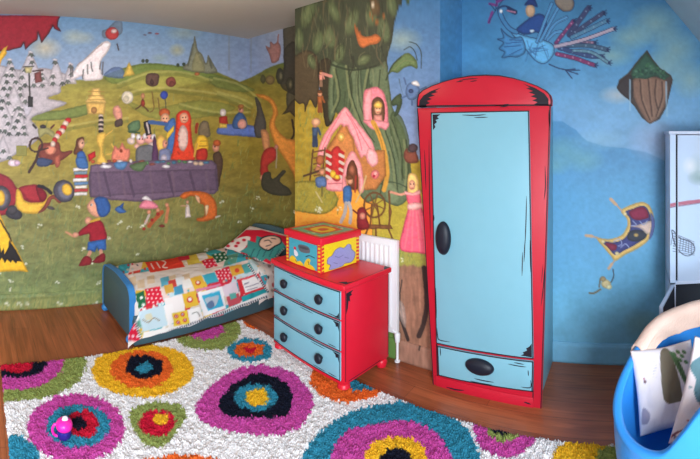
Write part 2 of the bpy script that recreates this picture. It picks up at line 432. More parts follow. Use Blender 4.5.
def mural_left(c):
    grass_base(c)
    E, P, L = c.e, c.p, c.l
    c.soft((206, 190, 150), 45, 48, 18, 12, .8); c.soft((170, 178, 160), 74, 37, 14, 9, .8); c.soft((168, 176, 160), 86, 38, 10, 7, .6)
    c.soft((166, 166, 130), 177, 50, 9, 7, .9); c.soft((150, 160, 140), 184, 33, 20, 8, .6); c.soft((140, 160, 140), 160, 58, 10, 5, .5)
    grass_strokes(c, 1300, -20, 300, 190, 300, 3); grass_strokes(c, 200, 20, 260, 100, 205, 8)
    # hill bands
    P((100, 118, 58), [(104, 78), (118, 70), (140, 64), (165, 64), (200, 70), (230, 80), (200, 78), (160, 73), (120, 84)], a=.75)
    P((160, 154, 74), [(125, 82), (150, 70), (180, 72), (210, 80), (180, 88), (140, 92)], a=.6)
    P((96, 112, 60), [(30, 120), (40, 112), (62, 110), (90, 104), (88, 114), (60, 120)], a=.8)
    P((110, 120, 60), [(120, 96), (150, 108), (200, 100), (236, 108), (200, 118), (150, 118)], a=.5)
    P((94, 106, 56), [(210, 76), (236, 82), (255, 90), (236, 92), (214, 86)], a=.7)
    P((150, 142, 72), [(212, 88), (240, 92), (262, 100), (250, 108), (225, 100)], a=.45)
    for q in (((118, 84), (150, 73), (182, 72), (212, 80)), ((120, 96), (150, 88), (190, 90), (225, 96), (250, 108)), ((214, 78), (238, 84), (256, 96)), ((60, 128), (90, 122), (128, 118)), ((180, 104), (215, 112), (250, 112)), ((218, 92), (240, 98), (252, 104))): L((186, 178, 104), q, 2.0, a=.5); L((104, 110, 54), [(a_, b_ + 3.4) for a_, b_ in q], 3.0, a=.4)
    # snow
    P((160, 152, 150), [(-60, 60), (20, 70), (45, 68), (74, 78), (62, 86), (60, 93), (48, 98), (62, 101), (66, 104), (52, 110), (32, 118), (38, 128), (40, 136), (30, 146), (16, 154), (-2, 163), (-60, 175)])
    P((168, 164, 168), [(0, 110), (30, 104), (28, 116), (6, 124)], a=.6)
    for i, t in enumerate([(70, 62, 84, 7), (56, 58, 86, 9), (30, 50, 88, 15), (10, 58, 104, 17), (14, 84, 120, 13), (2, 96, 134, 15), (18, 104, 136, 11), (3, 134, 160, 9), (42, 72, 84, 8)]): snow_tree(c, *t, i)
    L((56, 54, 50), [(29, 73), (30, 106)], 1.6); P((48, 46, 44), [(28, 96), (33, 97), (33, 107), (28, 107)], False); P((170, 160, 110), [(24, 67), (33, 67), (31, 73), (26, 73)], False); L((50, 48, 46), [(23, 67), (34, 66)], 1)
    P((112, 62, 58), [(34, 73), (41, 71), (42, 82), (35, 83)], False); L((70, 50, 48), [(33, 71), (43, 70)], 1.6)
    # red fringe at the top corner, black edge
    fr = [(-120, 14), (60, 15.5), (58, 20), (57.5, 26), (60.5, 31.5), (55, 29), (53, 25.5), (48, 34), (41.5, 42.5), (39.5, 36), (38, 32), (37, 40), (31, 43.5), (25.5, 49), (24, 42.5), (21, 47), (10, 50), (3, 51), (-120, 62)]
    P((126, 30, 40), fr, False); L((60, 30, 36), fr[1:], .9, False)
    P((206, 160, 50), [(-6, 62), (1, 52), (4, 48), (8.5, 45), (6, 50), (7, 53), (2, 60), (-2, 70)], False)
    # white cascade and a small red hamper flying above it
    P((204, 194, 188), zf(70, 10, 5.74)((195, 180), (235, 190), (215, 245), (178, 295), (180, 350), (186, 395), (130, 405), (80, 405), (70, 380), (20, 400), (0, 395), (40, 320), (95, 270), (150, 215)))
    for q in [((120, 300), (128, 350)), ((100, 315), (102, 365)), ((76, 345), (74, 395)), ((4, 315), (6, 385)), ((14, 330), (16, 380)), ((190, 300), (185, 370)), ((176, 300), (172, 340))]: L((88, 86, 84), zf(70, 10, 5.74)(*q), 1.4, False, .8)
    L((150, 130, 120), zf(70, 10, 5.74)((190, 190), (120, 250), (40, 320)), 1, True, .6)
    P((84, 90, 96), zf(70, 10, 5.74)((215, 105), (265, 60), (298, 70), (300, 125), (270, 150), (230, 160), (190, 160), (185, 120)), a=.6)
    E((150, 52, 52), 112, 33.5, 6.6, 6.4); E((196, 170, 160), 114, 31, 3, 2.2); L((60, 52, 52), [(117, 44), (118.5, 50)], 1.4)
    E((90, 60, 70), 150, 33, 2, .8); E((150, 70, 70), 157, 33.5, 2, .8); E((90, 80, 90), 145, 35, 1.6, .7)
    P((80, 100, 134), [(104, 76), (112, 68), (122, 68), (124, 78)], a=.8)
    P((190, 160, 72), [(123, 77), (127, 66), (129.5, 62), (132, 68), (135, 75)], False)
    for q in [(143, 61), (147, 61), (178, 65), (184, 64.5)]: E((52, 62, 48), *q, 1.7, 1.9)
    # far tower rock
    P((112, 114, 92), [(194.5, 36), (192, 50), (188, 62), (184, 70), (216, 73), (211, 60), (208, 55), (206, 63), (202, 54), (198, 50)], True)
    P((134, 128, 84), [(196, 52), (192, 70), (205, 71), (201, 58)], a=.6); L((84, 88, 74), [(193, 44), (188, 66)], 1.6, a=.7); L((84, 88, 74), [(209, 58), (212, 68)], 2, a=.7)
    E((160, 100, 60), 197, 74, 2.6, 1.8)
    P((88, 66, 56), zf(140, 10, 5.74)((35, 380), (60, 362), (108, 372), (100, 430), (60, 438), (36, 420)), True); E((70, 52, 48), 152, 82, 2, 3)
    E((124, 70, 58), 171, 82, 5, 5.2); E((96, 54, 48), 172, 84, 3, 3, a=.7)
    P((132, 88, 76), zf(220, 10, 5.74)((262, 206), (285, 215), (290, 180), (310, 195), (335, 185), (350, 230), (335, 290), (300, 305), (285, 260)), True, .9); L((132, 88, 76), zf(220, 10, 5.74)((330, 190), (336, 140)), 1.2)
    E((100, 84, 50), 270, 80, 5, 4.6); E((74, 72, 42), 263, 79, 2.4, 4.4)
    for q in ((229, 32, 70), (251, 32, 72)): L((128, 134, 128), [(q[0], q[1]), (q[0], q[2])], 1.6, a=.5)
    # dark tree at the alcove corner
    P((66, 62, 48), [(284, 20), (300, 10), (305, 110), (290, 112), (286, 96), (292, 84), (280, 84), (277, 74), (284, 66)], True, .95)
    P((50, 46, 38), [(284, 50), (296, 44), (300, 92), (288, 92), (280, 84), (284, 70)], True, .8)
    for q in ((280, 76, 4, 8), (290, 84, 4, 7)): E((56, 54, 40), *q); E((96, 92, 66), q[0] + .5, q[1], 1.6, 4)
    P((64, 54, 38), [(297, 96), (291, 102), (282, 115), (290, 112), (296, 118)], False); L((56, 44, 34), [(292, 120), (294, 134), (288, 143)], 2)
    # orange lane
    P((180, 116, 48), [(256, 94), (268, 96), (276, 104), (278, 114), (275, 122), (278, 130), (286, 138), (300, 146), (300, 190), (292, 172), (284, 158), (276, 146), (271, 134), (269, 124), (273, 112), (269, 102), (258, 97)], True)
    # picnic
    P((86, 104, 150), [(218, 128), (228, 124), (254, 126), (261, 134), (258, 137), (240, 136), (219, 134)], True)
    E((206, 190, 176), 223, 112.5, 3, 4); P((156, 52, 42), [(219, 117), (227, 116), (228, 124), (219, 126)], False); P((190, 160, 70), [(219, 123), (227, 124), (227, 128), (219, 128)], False)
    P((60, 84, 120), [(234, 118), (240, 112), (246, 118), (246, 128), (233, 128)], True); E((188, 128, 104), 241, 110, 2.6, 3); E((150, 96, 54), 241, 106.5, 3, 2.4); E((196, 140, 120), 242, 124, 4.4, 5)
    P((70, 66, 58), [(255, 98), (258, 99), (262, 108), (266, 124), (264, 136), (256, 137), (254, 126), (257, 112)], True)
    P((174, 120, 76), [(261, 130), (268, 132), (270, 147), (264, 150), (262, 140)], True)
    # red stooping gardener and dark stump in the alcove
    P((146, 46, 40), [(263, 152), (272, 147), (277, 152), (275, 160), (268, 166), (270, 178), (262, 180), (260, 168)], True); E((192, 130, 96), 262, 178, 2, 3); E((170, 110, 90), 276, 147, 2, 2.4)
    L((150, 140, 120), [(277, 148), (276, 168)], 1.1)
    P((58, 56, 44), zf(230, 160, 5.74)((190, 80), (230, 70), (245, 110), (300, 60), (320, 70), (285, 120), (340, 165), (350, 200), (290, 205), (220, 190), (180, 150)), True)
    # straw hut, sheep, piglet and running figures
    P((196, 158, 84), zf(70, 85, 5.74)((95, 100), (205, 100), (200, 168), (100, 168)), False); P((206, 170, 96), zf(70, 85, 5.74)((85, 98), (100, 78), (118, 60), (128, 18), (168, 18), (178, 60), (195, 72), (210, 102)), False)
    for yy in (38, 62, 84): L((160, 120, 60), zf(70, 85, 5.74)((105, yy), (195, yy)), .8, False)
    E((150, 108, 62), 94, 110, 3, 3.4)
    E((196, 186, 160), 127.5, 97.5, 6, 6.4); E((170, 160, 130), 126, 99, 3, 3, a=.6)
    P((194, 134, 112), zf(70, 85, 5.74)((250, 130), (280, 118), (300, 160), (298, 195), (270, 205), (250, 170)), True); P((76, 62, 56), zf(70, 85, 5.74)((260, 205), (298, 195), (300, 232), (262, 240)), True)
    L((90, 66, 44), [(143, 96), (142, 104), (136, 109)], 1.6); L((90, 66, 44), [(142, 104), (148, 111)], 1.6); E((170, 120, 84), 143, 96, 2.2, 3); E((130, 52, 40), 143, 103, 2, 3.6)
    for q in (((152, 92), (154, 108), (150, 112)), ((158, 98), (160, 110), (164, 110))): L((120, 96, 52), q, 1.2)
    E((54, 70, 140), 164, 95, 3.9, 4.2); L((70, 66, 60), [(165, 99), (166, 108)], .9)
    # reclining brown animal, wheel, red and white scarf
    P((110, 56, 46), zf(0, 85, 5.74)((225, 345), (290, 330), (340, 330), (355, 380), (415, 375), (400, 400), (340, 440), (280, 459), (225, 420)), True)
    E((192, 120, 92), 50.5, 150, 5.6, 4.6); P((58, 68, 92), [(37, 158), (52, 160), (48, 166), (38, 166)], True); P((150, 80, 62), [(54, 158), (60, 154), (60, 164), (56, 168)], True)
    for k in range(14):
        t = 2 * PI * k / 14; u = 2 * PI * (k + 1) / 14
        L((66, 46, 42), [(36 + 6.4 * math.cos(t), 145 + 7 * math.sin(t)), (36 + 6.4 * math.cos(u), 145 + 7 * math.sin(u))], 1.9, False)
    L((66, 46, 42), [(38, 152), (36, 160), (29, 172)], 2.6)
    L((66, 46, 42), [(41, 150), (48, 148)], 1.6)
    P((140, 134, 84), [(38, 130), (44, 126), (54, 132), (54, 138), (46, 134), (40, 138)], True); L((46, 40, 40), [(33, 125), (36, 128)], 2); E((54, 48, 50), 43, 126.5, 3.4, 2); L((90, 50, 44), [(51, 128), (54, 125)], 2)
    for k, q in enumerate([(68, 120.5), (65.5, 123.5), (63.5, 127.5), (62, 131), (59, 133.5), (57, 136.5), (55, 140), (53, 144)]): E((172, 44, 42) if k % 2 == 0 else (206, 182, 160), *q, 3.2 if k < 5 else 2.6, 3.0)
    # reading woman, yellow animal with a striped neck, flower, gathering at the table
    P((94, 58, 40), zf(70, 85, 5.74)((40, 310), (80, 300), (75, 360), (65, 400), (20, 395), (30, 350)), True); E((196, 146, 116), 81.5, 144, 3.2, 5); P((56, 88, 140), zf(70, 85, 5.74)((40, 395), (75, 380), (95, 420), (100, 459), (45, 459)), True)
    P((170, 40, 40), zf(70, 85, 5.74)((100, 400), (145, 378), (148, 410), (110, 440)), False)
    for k in range(8): E((46, 42, 44) if k % 2 else (190, 170, 150), 101, 116 + k * 2.2, 2.7, 1.6)
    P((206, 166, 74), zf(70, 85, 5.74)((160, 280), (205, 275), (195, 330), (190, 380), (215, 459), (150, 459), (170, 380), (155, 330)), True); L((206, 166, 74), zf(70, 85, 5.74)((215, 400), (255, 380), (240, 340)), 1.6); L((206, 166, 74), zf(70, 85, 5.74)((205, 290), (245, 260)), 1.2)
    P((196, 116, 92), zf(70, 85, 5.74)((240, 430), (255, 350), (280, 365), (300, 330), (320, 365), (345, 370), (335, 430), (290, 440)), True); E((130, 60, 40), 121, 151, 1.4, 1.6)
    P((84, 108, 76), zf(70, 85, 5.74)((335, 225), (395, 202), (400, 255), (370, 270), (340, 265)), True); P((60, 84, 60), zf(70, 85, 5.74)((330, 262), (405, 270), (400, 280), (340, 275)), False)
    for q, r, cl in (((131, 141), 4, (196, 176, 160)), ((141, 140), 5, (206, 150, 136)), ((149, 139), 5.4, (204, 142, 128)), ((137, 146), 3, (206, 160, 140)), ((152, 146), 4.5, (196, 174, 162))): E(cl, *q, r, r * .9)
    for q, cl in (((133, 136), (214, 206, 200)), ((138.5, 137), (214, 206, 200)), ((145, 136), (210, 200, 196)), ((153.5, 137), (212, 204, 198))): E(cl, *q, 2.4, 3.0)
    for q in ((139.5, 139), (142.5, 139), (147.5, 138), (151, 138)): E((60, 44, 44), *q, .6, .7)
    P((90, 92, 98), [(137, 148), (153, 146), (156, 165), (138, 165)], True, .9); P((84, 56, 82), [(154, 136), (158, 150), (158, 165), (152, 165)], True)
    P((44, 40, 42), [(143, 122), (149, 120), (152, 134), (146, 136)], False); L((206, 190, 180), [(147, 123), (149, 133)], 1.6)
    E((170, 84, 46), 164.5, 113, 5.6, 4.6); E((202, 148, 112), 165, 119, 4.8, 6); P((66, 100, 146), [(164, 128), (172, 118), (176, 124), (174, 150), (166, 155), (168, 135)], True); L((70, 100, 146), [(166, 124), (150, 122)], 4, False); P((206, 168, 60), [(166, 134), (174, 125), (174, 131), (167, 140)], False)
    E((220, 172, 84), 161, 143, 4.6, 8); E((202, 140, 112), 165, 144, 2.6, 4.2); P((110, 116, 140), [(160, 150), (170, 150), (170, 163), (160, 163)], True); E((170, 160, 165), 164, 158, 3, 4)
    # orange robed guest with a cream apron, grey hood, yellow and red clothes
    P((194, 62, 40), [(177, 114), (183, 110), (189, 112), (191.5, 120), (191, 128), (193, 146), (194, 160), (172, 160), (173, 150), (175.5, 130), (176, 120)], True)
    E((214, 150, 116), 184, 118, 4.4, 5.4); E((206, 172, 156), 183, 138, 5.2, 13); L((150, 60, 40), [(196, 132), (197, 124)], 3)
    P((110, 96, 72), [(199, 136), (199, 126), (203, 121), (208, 122), (210, 130), (209, 137)], True)
    P((210, 164, 50), [(196, 140), (200, 135), (207, 138), (208, 150), (200, 152), (194, 150)], True); P((166, 50, 40), [(197, 150), (207, 149), (206, 160), (197, 160)], True); L((206, 160, 70), [(197, 144), (194, 156)], 2.2)
    E((196, 134, 104), 216, 147, 3.6, 5.4); E((168, 84, 46), 217, 143, 4, 3.4); P((78, 60, 46), [(213, 155), (220, 152), (223, 164), (221, 176), (219, 186), (215, 186), (215, 170)], True)
    for q in ((163.5, 118.5), (166.8, 118.5), (182.6, 117.5), (185.8, 117.5), (166, 143.4), (215, 146.6), (240.2, 109.6), (82.5, 143)): E((56, 44, 42), *q, .65, .8)
    for q in (((164, 122), (166.5, 122)), ((183, 120.5), (185.6, 120.5))): L((140, 50, 44), q, .7, False)
    for k in range(5): L((160, 44, 34), [(176 + k * .4, 128 + k * 6), (179, 130 + k * 6)], 1.0, False, .6)
    for q in (((200, 141), (206, 141)), ((199, 146), (207, 146))): L((170, 120, 40), q, .8, False)
    # long table
    P((100, 82, 96), [(91, 165), (110, 162), (160, 160), (212, 160), (217, 165), (218.5, 190), (214, 194), (196, 194), (170, 198), (142, 202), (110, 200), (90, 197), (88, 182)], False)
    P((86, 70, 84), [(89, 172), (216, 169), (218, 190), (90, 197)], False, .6)
    for k, x in enumerate((98, 104, 122, 128, 150, 168, 172, 190, 206)): L((74, 60, 76) if k % 2 else (120, 98, 108), [(x, 172), (x + (6 if k % 2 else 3), 196)], 2.4, a=.55)
    r = random.Random(5)
    for k in range(22):
        x = 93 + k * 5.4; c.e(r.choice([(196, 170, 140), (120, 70, 60), (70, 110, 130), (200, 190, 180), (170, 80, 50), (86, 120, 80), (200, 150, 70)]), x, 163 + r.uniform(-2.5, 1.5), r.uniform(1.6, 3.2), r.uniform(1, 2))
    P((80, 116, 150), [(114, 163), (127, 162), (124, 169), (117, 169)], True); P((86, 104, 70), [(130, 165), (146, 162), (142, 171), (134, 170)], True); E((206, 200, 196), 106, 166.5, 6, 1.8)
    E((214, 206, 200), 166, 166.5, 4, 1.8)
    # pile of books
    for k, cl in enumerate([(206, 196, 186), (110, 130, 140), (172, 44, 48), (210, 200, 190), (90, 120, 150), (206, 196, 180), (160, 60, 60), (196, 190, 180)]): P(cl, [(73 + k % 3, 168 + k * 3.5), (88 - k % 2, 167.4 + k * 3.5), (88 - k % 2, 170.6 + k * 3.5), (73 + k % 3, 171.2 + k * 3.5)], False)
    P((60, 96, 140), [(76, 158), (86, 158), (88, 168), (78, 168)], True)
    # red and yellow motor car, tipped
    P((126, 36, 44), [(-20, 172), (2, 174), (12, 180), (17, 188), (24, 186), (36, 185), (42, 190), (46, 198), (42, 203), (34, 204), (22, 200), (14, 206), (18, 212), (10, 214), (-20, 214)], True)
    P((206, 160, 56), [(17, 189), (21, 192), (24, 200), (31, 202.5), (42, 202), (48, 197), (50, 194), (52, 197), (44, 206), (38, 213), (24, 213), (17, 208), (15.5, 198)], True)
    P((140, 40, 46), [(19, 188), (27, 185), (37, 185), (44, 192), (46, 198), (40, 202), (30, 201.5), (24, 196)], True); P((112, 26, 36), [(36, 185), (44, 190), (47, 197), (42, 202), (38, 196)], True)
    L((44, 40, 44), [(39, 186), (45, 188), (51, 193)], 3.4); P((120, 60, 48), [(38, 213), (44, 206), (48, 198), (54, 195), (61, 201), (59, 203), (53, 199), (49, 205), (44, 211)], True); E((74, 66, 66), 51, 208, 4, 1.6, 20)
    E((66, 62, 70), 64, 191, 10.4, 11.4, -20); E((96, 94, 104), 65, 191, 7.6, 9.2, -20); E((206, 160, 56), 67, 189.5, 5, 6, -20)
    E((66, 60, 64), 1, 198, 10, 12.5); E((96, 92, 98), 1, 198, 7.6, 9.6); E((208, 160, 54), 0, 198, 5, 8)
    E((52, 50, 54), 14, 214, 8.4, 5.4, 10); E((60, 56, 58), 12, 210, 5, 5)
    E((206, 186, 186), 13, 163, 5, 3.6); E((190, 160, 170), 17, 163, 3, 3)
    # yellow and black striped stocking
    P((210, 160, 40), [(-30, 170), (0, 214), (8, 232), (14, 244), (28.5, 272), (18, 271), (3, 271.5), (-30, 280)], False)
    L((44, 36, 34), [(0, 220), (9, 235), (11, 241)], 1.6, False)
    zg = zf(0, 235, 5.74)
    P((36, 32, 32), zg((-160, 140), (-60, 90), (0, 60), (8, 100), (20, 75), (28, 110), (48, 70), (52, 30), (80, 70), (110, 120), (128, 155), (100, 150), (92, 162), (70, 145), (62, 160), (40, 140), (28, 160), (10, 130), (0, 150), (-160, 220)), False)
    # child in a red jumper and blue shorts, blue cap; a bluebird flies behind
    P((196, 140, 110), [(91, 200), (97, 198), (99, 206), (100, 216), (95, 217), (89, 212), (87, 206)], True); E((196, 138, 108), 88.3, 220.5, 3.6, 4); E((206, 200, 190), 91.5, 205, 1.2, 1.5); E((40, 36, 36), 91, 205, .6, .8)
    P((48, 80, 128), [(94, 199.5), (99, 196.5), (106, 198), (110, 204), (110, 211), (106, 216), (101, 217), (97, 212), (96, 205)], True)
    P((60, 96, 146), [(115, 209), (120, 206), (126, 211), (124, 213), (119, 213)], True); P((44, 74, 124), [(119, 207), (124, 202), (123, 209)], False)
    P((136, 32, 42), [(90, 223), (99, 220), (104, 226), (106, 240), (90, 241.5), (89, 234), (80, 236), (78, 233), (83, 228)], True); L((206, 160, 60), [(91, 221.5), (99, 219)], 2.6)
    E((200, 142, 112), 75.5, 235, 3.4, 2.6); L((196, 138, 100), [(66, 232), (73, 236)], 2)
    P((50, 88, 140), [(88, 242), (106, 239), (106, 250), (98, 251), (97, 247), (95, 252), (87, 250)], False)
    L((196, 140, 110), [(90, 252), (87.5, 258)], 3.4, False); L((196, 140, 110), [(101, 251), (101, 256)], 3.4, False)
    P((122, 36, 40), [(85, 256), (91, 258), (91, 264), (84, 266), (79, 266), (80, 263)], True); P((122, 36, 40), [(98, 256), (104, 253), (105, 261), (97, 263), (92, 262), (95, 259)], True)
    # pink toadstool with playing pixies, white lady, fox
    P((206, 120, 130), [(139, 207), (143, 201), (150, 200), (157, 205), (157, 208), (146, 209)], True); P((206, 196, 190), [(142, 199), (146, 196), (152, 201)], True)
    for q in ((149, 212), (167, 205), (146, 222), (158, 210)): E((190, 130, 96), *q, 2.2, 2.4)
    L((190, 120, 80), [(168, 208), (166, 222)], 3.2); L((176, 90, 52), [(149, 226), (156, 218), (162, 212)], 4); L((196, 180, 160), [(149, 215), (145, 224)], 2.2); E((120, 52, 44), 162, 226, 3, 1.6)
    for q in ((144, 229), (152, 220), (158, 214)): E((150, 44, 40), *q, 1.6, 1.6)
    P((206, 190, 176), [(186, 204), (189, 205), (191, 217), (185, 218)], False); E((190, 140, 110), 187.5, 202, 1.6, 1.8); L((196, 150, 120), [(187, 206), (181, 206)], 1.2)
    P((184, 94, 42), [(180, 196), (185, 192), (197, 191), (207, 193), (214, 199), (217, 208), (216, 217), (208, 221), (198, 221), (197, 218), (204, 216), (204, 206), (200, 203), (199, 199), (191, 196), (184, 199)], True)
    P((206, 160, 120), [(195, 195), (199, 197), (200, 203), (197, 201)], True); P((210, 176, 130), [(205, 206), (209, 206), (206, 216)], True); L((196, 190, 170), [(216, 217), (220, 216)], 1.8)
    c.brush(.09, .3, .4)

def mural_breast(c):
    """beanstalk, gingerbread cottage and spinning wheel on the chimney breast"""
    E, P, L = c.e, c.p, c.l
    x, y = c.X, c.Y
    n = fbm(x * .1, y * .2, 5)
    t = np.clip((y + 40) / 200, 0, 1)[:, None]
    sky = np.array((48, 108, 160)) * (1 - t) + np.array((140, 158, 200)) * t
    gr = np.array((170, 147, 54)) * (.86 + .28 * n[:, None])
    m = np.clip((y - np.interp(x, [280, 300, 330, 400, 425, 445], [80, 92, 104, 160, 158, 158])) / 3, 0, 1)[:, None]
    c.C = sky * (1 - m) + gr * m
    c.soft((150, 172, 166), 402, 40, 22, 14, .8); c.soft((190, 180, 170), 430, 150, 16, 10, .4)
    P((204, 138, 56), [(270, 186), (300, 196), (318, 190), (340, 184), (362, 192), (378, 208), (384, 226), (372, 238), (340, 244), (270, 250)], True)
    P((136, 126, 54), [(284, 188), (300, 181), (326, 183), (337, 196), (336, 206), (324, 214), (302, 212), (284, 206)], True)
    P((150, 140, 56), [(375, 196), (400, 196), (426, 190), (440, 200), (440, 262), (380, 262), (372, 225)], True, .9)
    P((128, 130, 62), [(370, 246), (396, 244), (430, 250), (445, 256), (445, 268), (398, 268), (370, 262)], True, .9)
    grass_strokes(c, 120, 380, 440, 248, 272, 14); grass_strokes(c, 200, 296, 340, 110, 215, 15)
    # thicket
    P((50, 56, 44), [(285, -60), (392, -60), (402, -4), (398, 10), (394, 25), (392, 40), (387, 58), (384, 74), (340, 78), (318, 70), (300, 78), (285, 96)], True)
    P((66, 58, 44), [(296, 55), (308, 50), (318, 60), (319, 90), (316, 108), (310, 100), (305, 112), (304, 104), (299, 104), (294, 100), (285, 100), (285, 60)], True)
    P((48, 44, 34), [(318, 66), (330, 60), (336, 90), (334, 118), (326, 126), (322, 104)], True)
    # giant stalk
    P((84, 98, 74), [(332, 62), (352, 68), (378, 66), (386, 62), (390, 90), (394, 112), (404, 130), (410, 160), (412, 188), (407, 200), (398, 206), (388, 203), (378, 198), (366, 202), (356, 184), (348, 140), (338, 112), (330, 122), (328, 100)], True)
    P((60, 74, 54), [(336, 66), (350, 70), (352, 104), (342, 116), (333, 104)], True, .8); P((58, 74, 56), [(360, 70), (368, 70), (370, 100), (364, 108)], True, .7)
    P((70, 84, 58), [(392, 112), (402, 118), (409, 140), (410, 172), (403, 178), (396, 150), (390, 130)], True, .8)
    for k, q in enumerate([((346, 66), (350, 96), (360, 124), (372, 142)), ((356, 68), (357, 100), (366, 126)), ((368, 68), (364, 94), (370, 112)), ((378, 70), (376, 92)), ((334, 70), (338, 96), (332, 112)), ((390, 120), (399, 150), (400, 180)), ((383, 130), (392, 160), (396, 196)), ((376, 150), (381, 176), (378, 194)), ((404, 140), (406, 170), (404, 190))]):
        L((128, 138, 98) if k % 2 == 0 else (110, 124, 92), q, 2.2, a=.75); L((46, 56, 40), [(a + 2.2, b) for a, b in q], 1.2, a=.7)
    L((40, 48, 36), [(330, 64), (352, 70), (376, 66)], 2, a=.7)
    P((110, 126, 96), [(384, 182), (394, 184), (400, 198), (394, 204), (386, 200)], True, .6); L((56, 70, 56), [(374, 186), (392, 182), (408, 188)], 1.2, a=.8)
    # leaves and tendrils in the thicket
    r = random.Random(12)
    for cx, cy, w, h, ro in [(318, 42, 5, 12, 10), (308, 14, 6, 15, 20), (330, 38, 6, 11, -12), (352, 22, 6, 15, 20), (372, 14, 6, 14, 5), (384, 30, 6, 14, -8), (300, 40, 4, 11, 0), (340, 54, 5, 10, 15), (392, 6, 5, 12, -10), (364, 60, 5, 8, 60), (312, 62, 4, 8, -20), (334, 12, 5, 12, -25)]:
        E((78, 92, 64), cx, cy, w, h, ro, .85); E((100, 112, 80), cx - 1, cy - 1, w * .45, h * .7, ro, .6); L((118, 124, 90), [(cx - w, cy + h * .6), (cx - w * .9, cy - h * .5), (cx + 1, cy - h)], 1, a=.5)
    for k in range(26):
        a, b = r.uniform(292, 386), r.uniform(-8, 60); L(r.choice([(92, 104, 74), (44, 46, 34), (104, 96, 72)]), [(a, b), (a + r.uniform(-5, 5), b + 10), (a + r.uniform(-8, 8), b + 22)], r.uniform(.8, 1.8), a=.6)
    for k in range(60):
        a, b = r.uniform(292, 390), r.uniform(-20, 66); w_ = r.uniform(-6, 6)
        L(r.choice([(112, 120, 92), (70, 82, 60), (36, 40, 32), (96, 92, 74)]), [(a, b), (a + w_ * .3, b + 7), (a + w_, b + 15)], r.uniform(.6, 1.4), a=.55, taper=True)
    for k in range(40):
        a = r.uniform(336, 400); b = r.uniform(66, 180); s_ = (a - 362) * .12
        L(r.choice([(140, 148, 112), (116, 128, 98), (48, 58, 44), (60, 74, 56)]), [(a, b), (a + s_ * .5, b + 10), (a + s_, b + r.uniform(14, 30))], r.uniform(.7, 1.5), a=.5, taper=True)
    P((178, 98, 52), [(354, 25), (358, 30), (363, 36), (370, 36), (376, 34), (381, 38), (378, 43), (370, 45), (363, 48), (358, 43)], True, .9); L((160, 96, 50), [(370, 14), (376, 22), (384, 16)], 1.4, a=.8)
    P((92, 70, 48), [(370, 0), (378, 0), (380, 12), (372, 14)], True, .8); E((196, 190, 170), 373, 6, 2, 2.6)
    E((70, 92, 62), 408, -1, 3, 4, 30)
    # loose leaves on the sky
    P((84, 104, 66), [(388, 74), (393, 64), (400, 57), (407, 53), (413, 56), (417, 62), (417, 69), (411, 66), (404, 68), (398, 73), (392, 72)], True); L((52, 66, 48), [(386, 80), (392, 66), (401, 57)], 1.4); L((120, 130, 90), [(394, 70), (404, 61), (414, 62)], 1, a=.8)
    L((44, 60, 60), [(404, 50), (410, 47), (415, 52), (417, 60)], .9); L((44, 60, 60), [(409, 42), (416, 44), (421, 52), (421, 68)], .9)
    P((60, 74, 52), [(391, 102), (396, 96), (401, 94), (402, 104), (398, 114), (394, 116), (397, 106), (393, 106)], True)
    # round bluebird with a cap
    P((84, 110, 150), [(406, 88), (410, 83), (416, 84), (420, 90), (417, 98), (410, 100), (406, 95)], True); P((196, 196, 200), [(412, 82), (417, 81), (420, 86), (413, 85)], True); E((52, 66, 104), 411, 91, 2.4, 2.2)
    for q in (((406, 84), (404, 78)), ((420, 90), (426, 87)), ((412, 100), (412, 105)), ((406, 96), (402, 98))): L((78, 104, 144), q, 1.8, False)
    # tower window with a golden plait hanging out
    P((206, 116, 130), [(364, 92), (370, 88), (377, 87), (384, 93), (388, 110), (388, 124), (384, 128), (366, 122), (363, 108)], True); P((222, 150, 156), [(364, 100), (368, 90), (372, 92), (370, 122), (364, 120)], True, .7)
    P((92, 66, 48), [(372, 102), (378, 97), (384, 103), (384, 121), (373, 121)], True); E((214, 160, 130), 378, 109.5, 3.4, 4.8); E((60, 44, 40), 376.8, 108.6, .6, .7); E((60, 44, 40), 379.4, 108.6, .6, .7); L((170, 60, 60), [(377, 112), (379, 112)], .7, False); P((212, 168, 84), [(374, 104), (378, 101), (382, 104), (381, 108), (375, 108)], True); P((196, 130, 120), [(374, 115), (382, 115), (383, 122), (373, 122)], False)
    P((214, 132, 142), [(364, 120), (388, 122), (386, 130), (380, 128), (374, 130), (368, 126)], True)
    L((208, 156, 68), [(373, 122), (378, 132), (383, 146), (386, 160), (387, 176), (384, 190)], 4.6); L((170, 120, 46), [(375, 124), (381, 140), (385, 160), (386, 176)], 1, a=.8)
    # climbing figures at the left
    person(c, 321, 86, 16, (196, 134, 124), (140, 110, 90)); L((196, 136, 126), [(323, 74), (331, 76)], 3); person(c, 320, 112, 22, (146, 86, 50), (136, 78, 46))
    # gingerbread cottage
    P((160, 106, 62), [(345, 120), (372, 150), (385, 150), (386, 176), (376, 190), (330, 190), (324, 186), (326, 150)], False)
    P((172, 114, 66), [(344, 122), (354, 140), (358, 190), (326, 190), (328, 148)], False)
    P((224, 142, 150), [(345, 107), (350, 112), (354.5, 118), (363, 129), (370, 138), (375, 150), (373, 164), (368, 163), (365, 156), (361, 158), (357, 149), (353, 138), (350, 133), (347, 126), (344, 127), (341, 125), (337, 129), (333, 134), (330, 141), (327, 147), (325, 155), (322, 158), (320, 168), (317, 166), (318, 152), (322, 139), (328, 129), (337, 116)], True)
    for q in (((341, 114), (330, 132), (321, 152)), ((350, 116), (362, 136), (372, 152)), ((346, 112), (356, 130), (362, 150))): L((196, 92, 112), q, 1.1, a=.6)
    P((230, 156, 160), [(369, 148), (376, 152), (378, 162), (373, 167), (369, 164), (366, 156)], True)
    E((208, 160, 80), 341, 137, 3.6, 4.4); E((232, 200, 120), 341, 137, 1.8, 2.2)
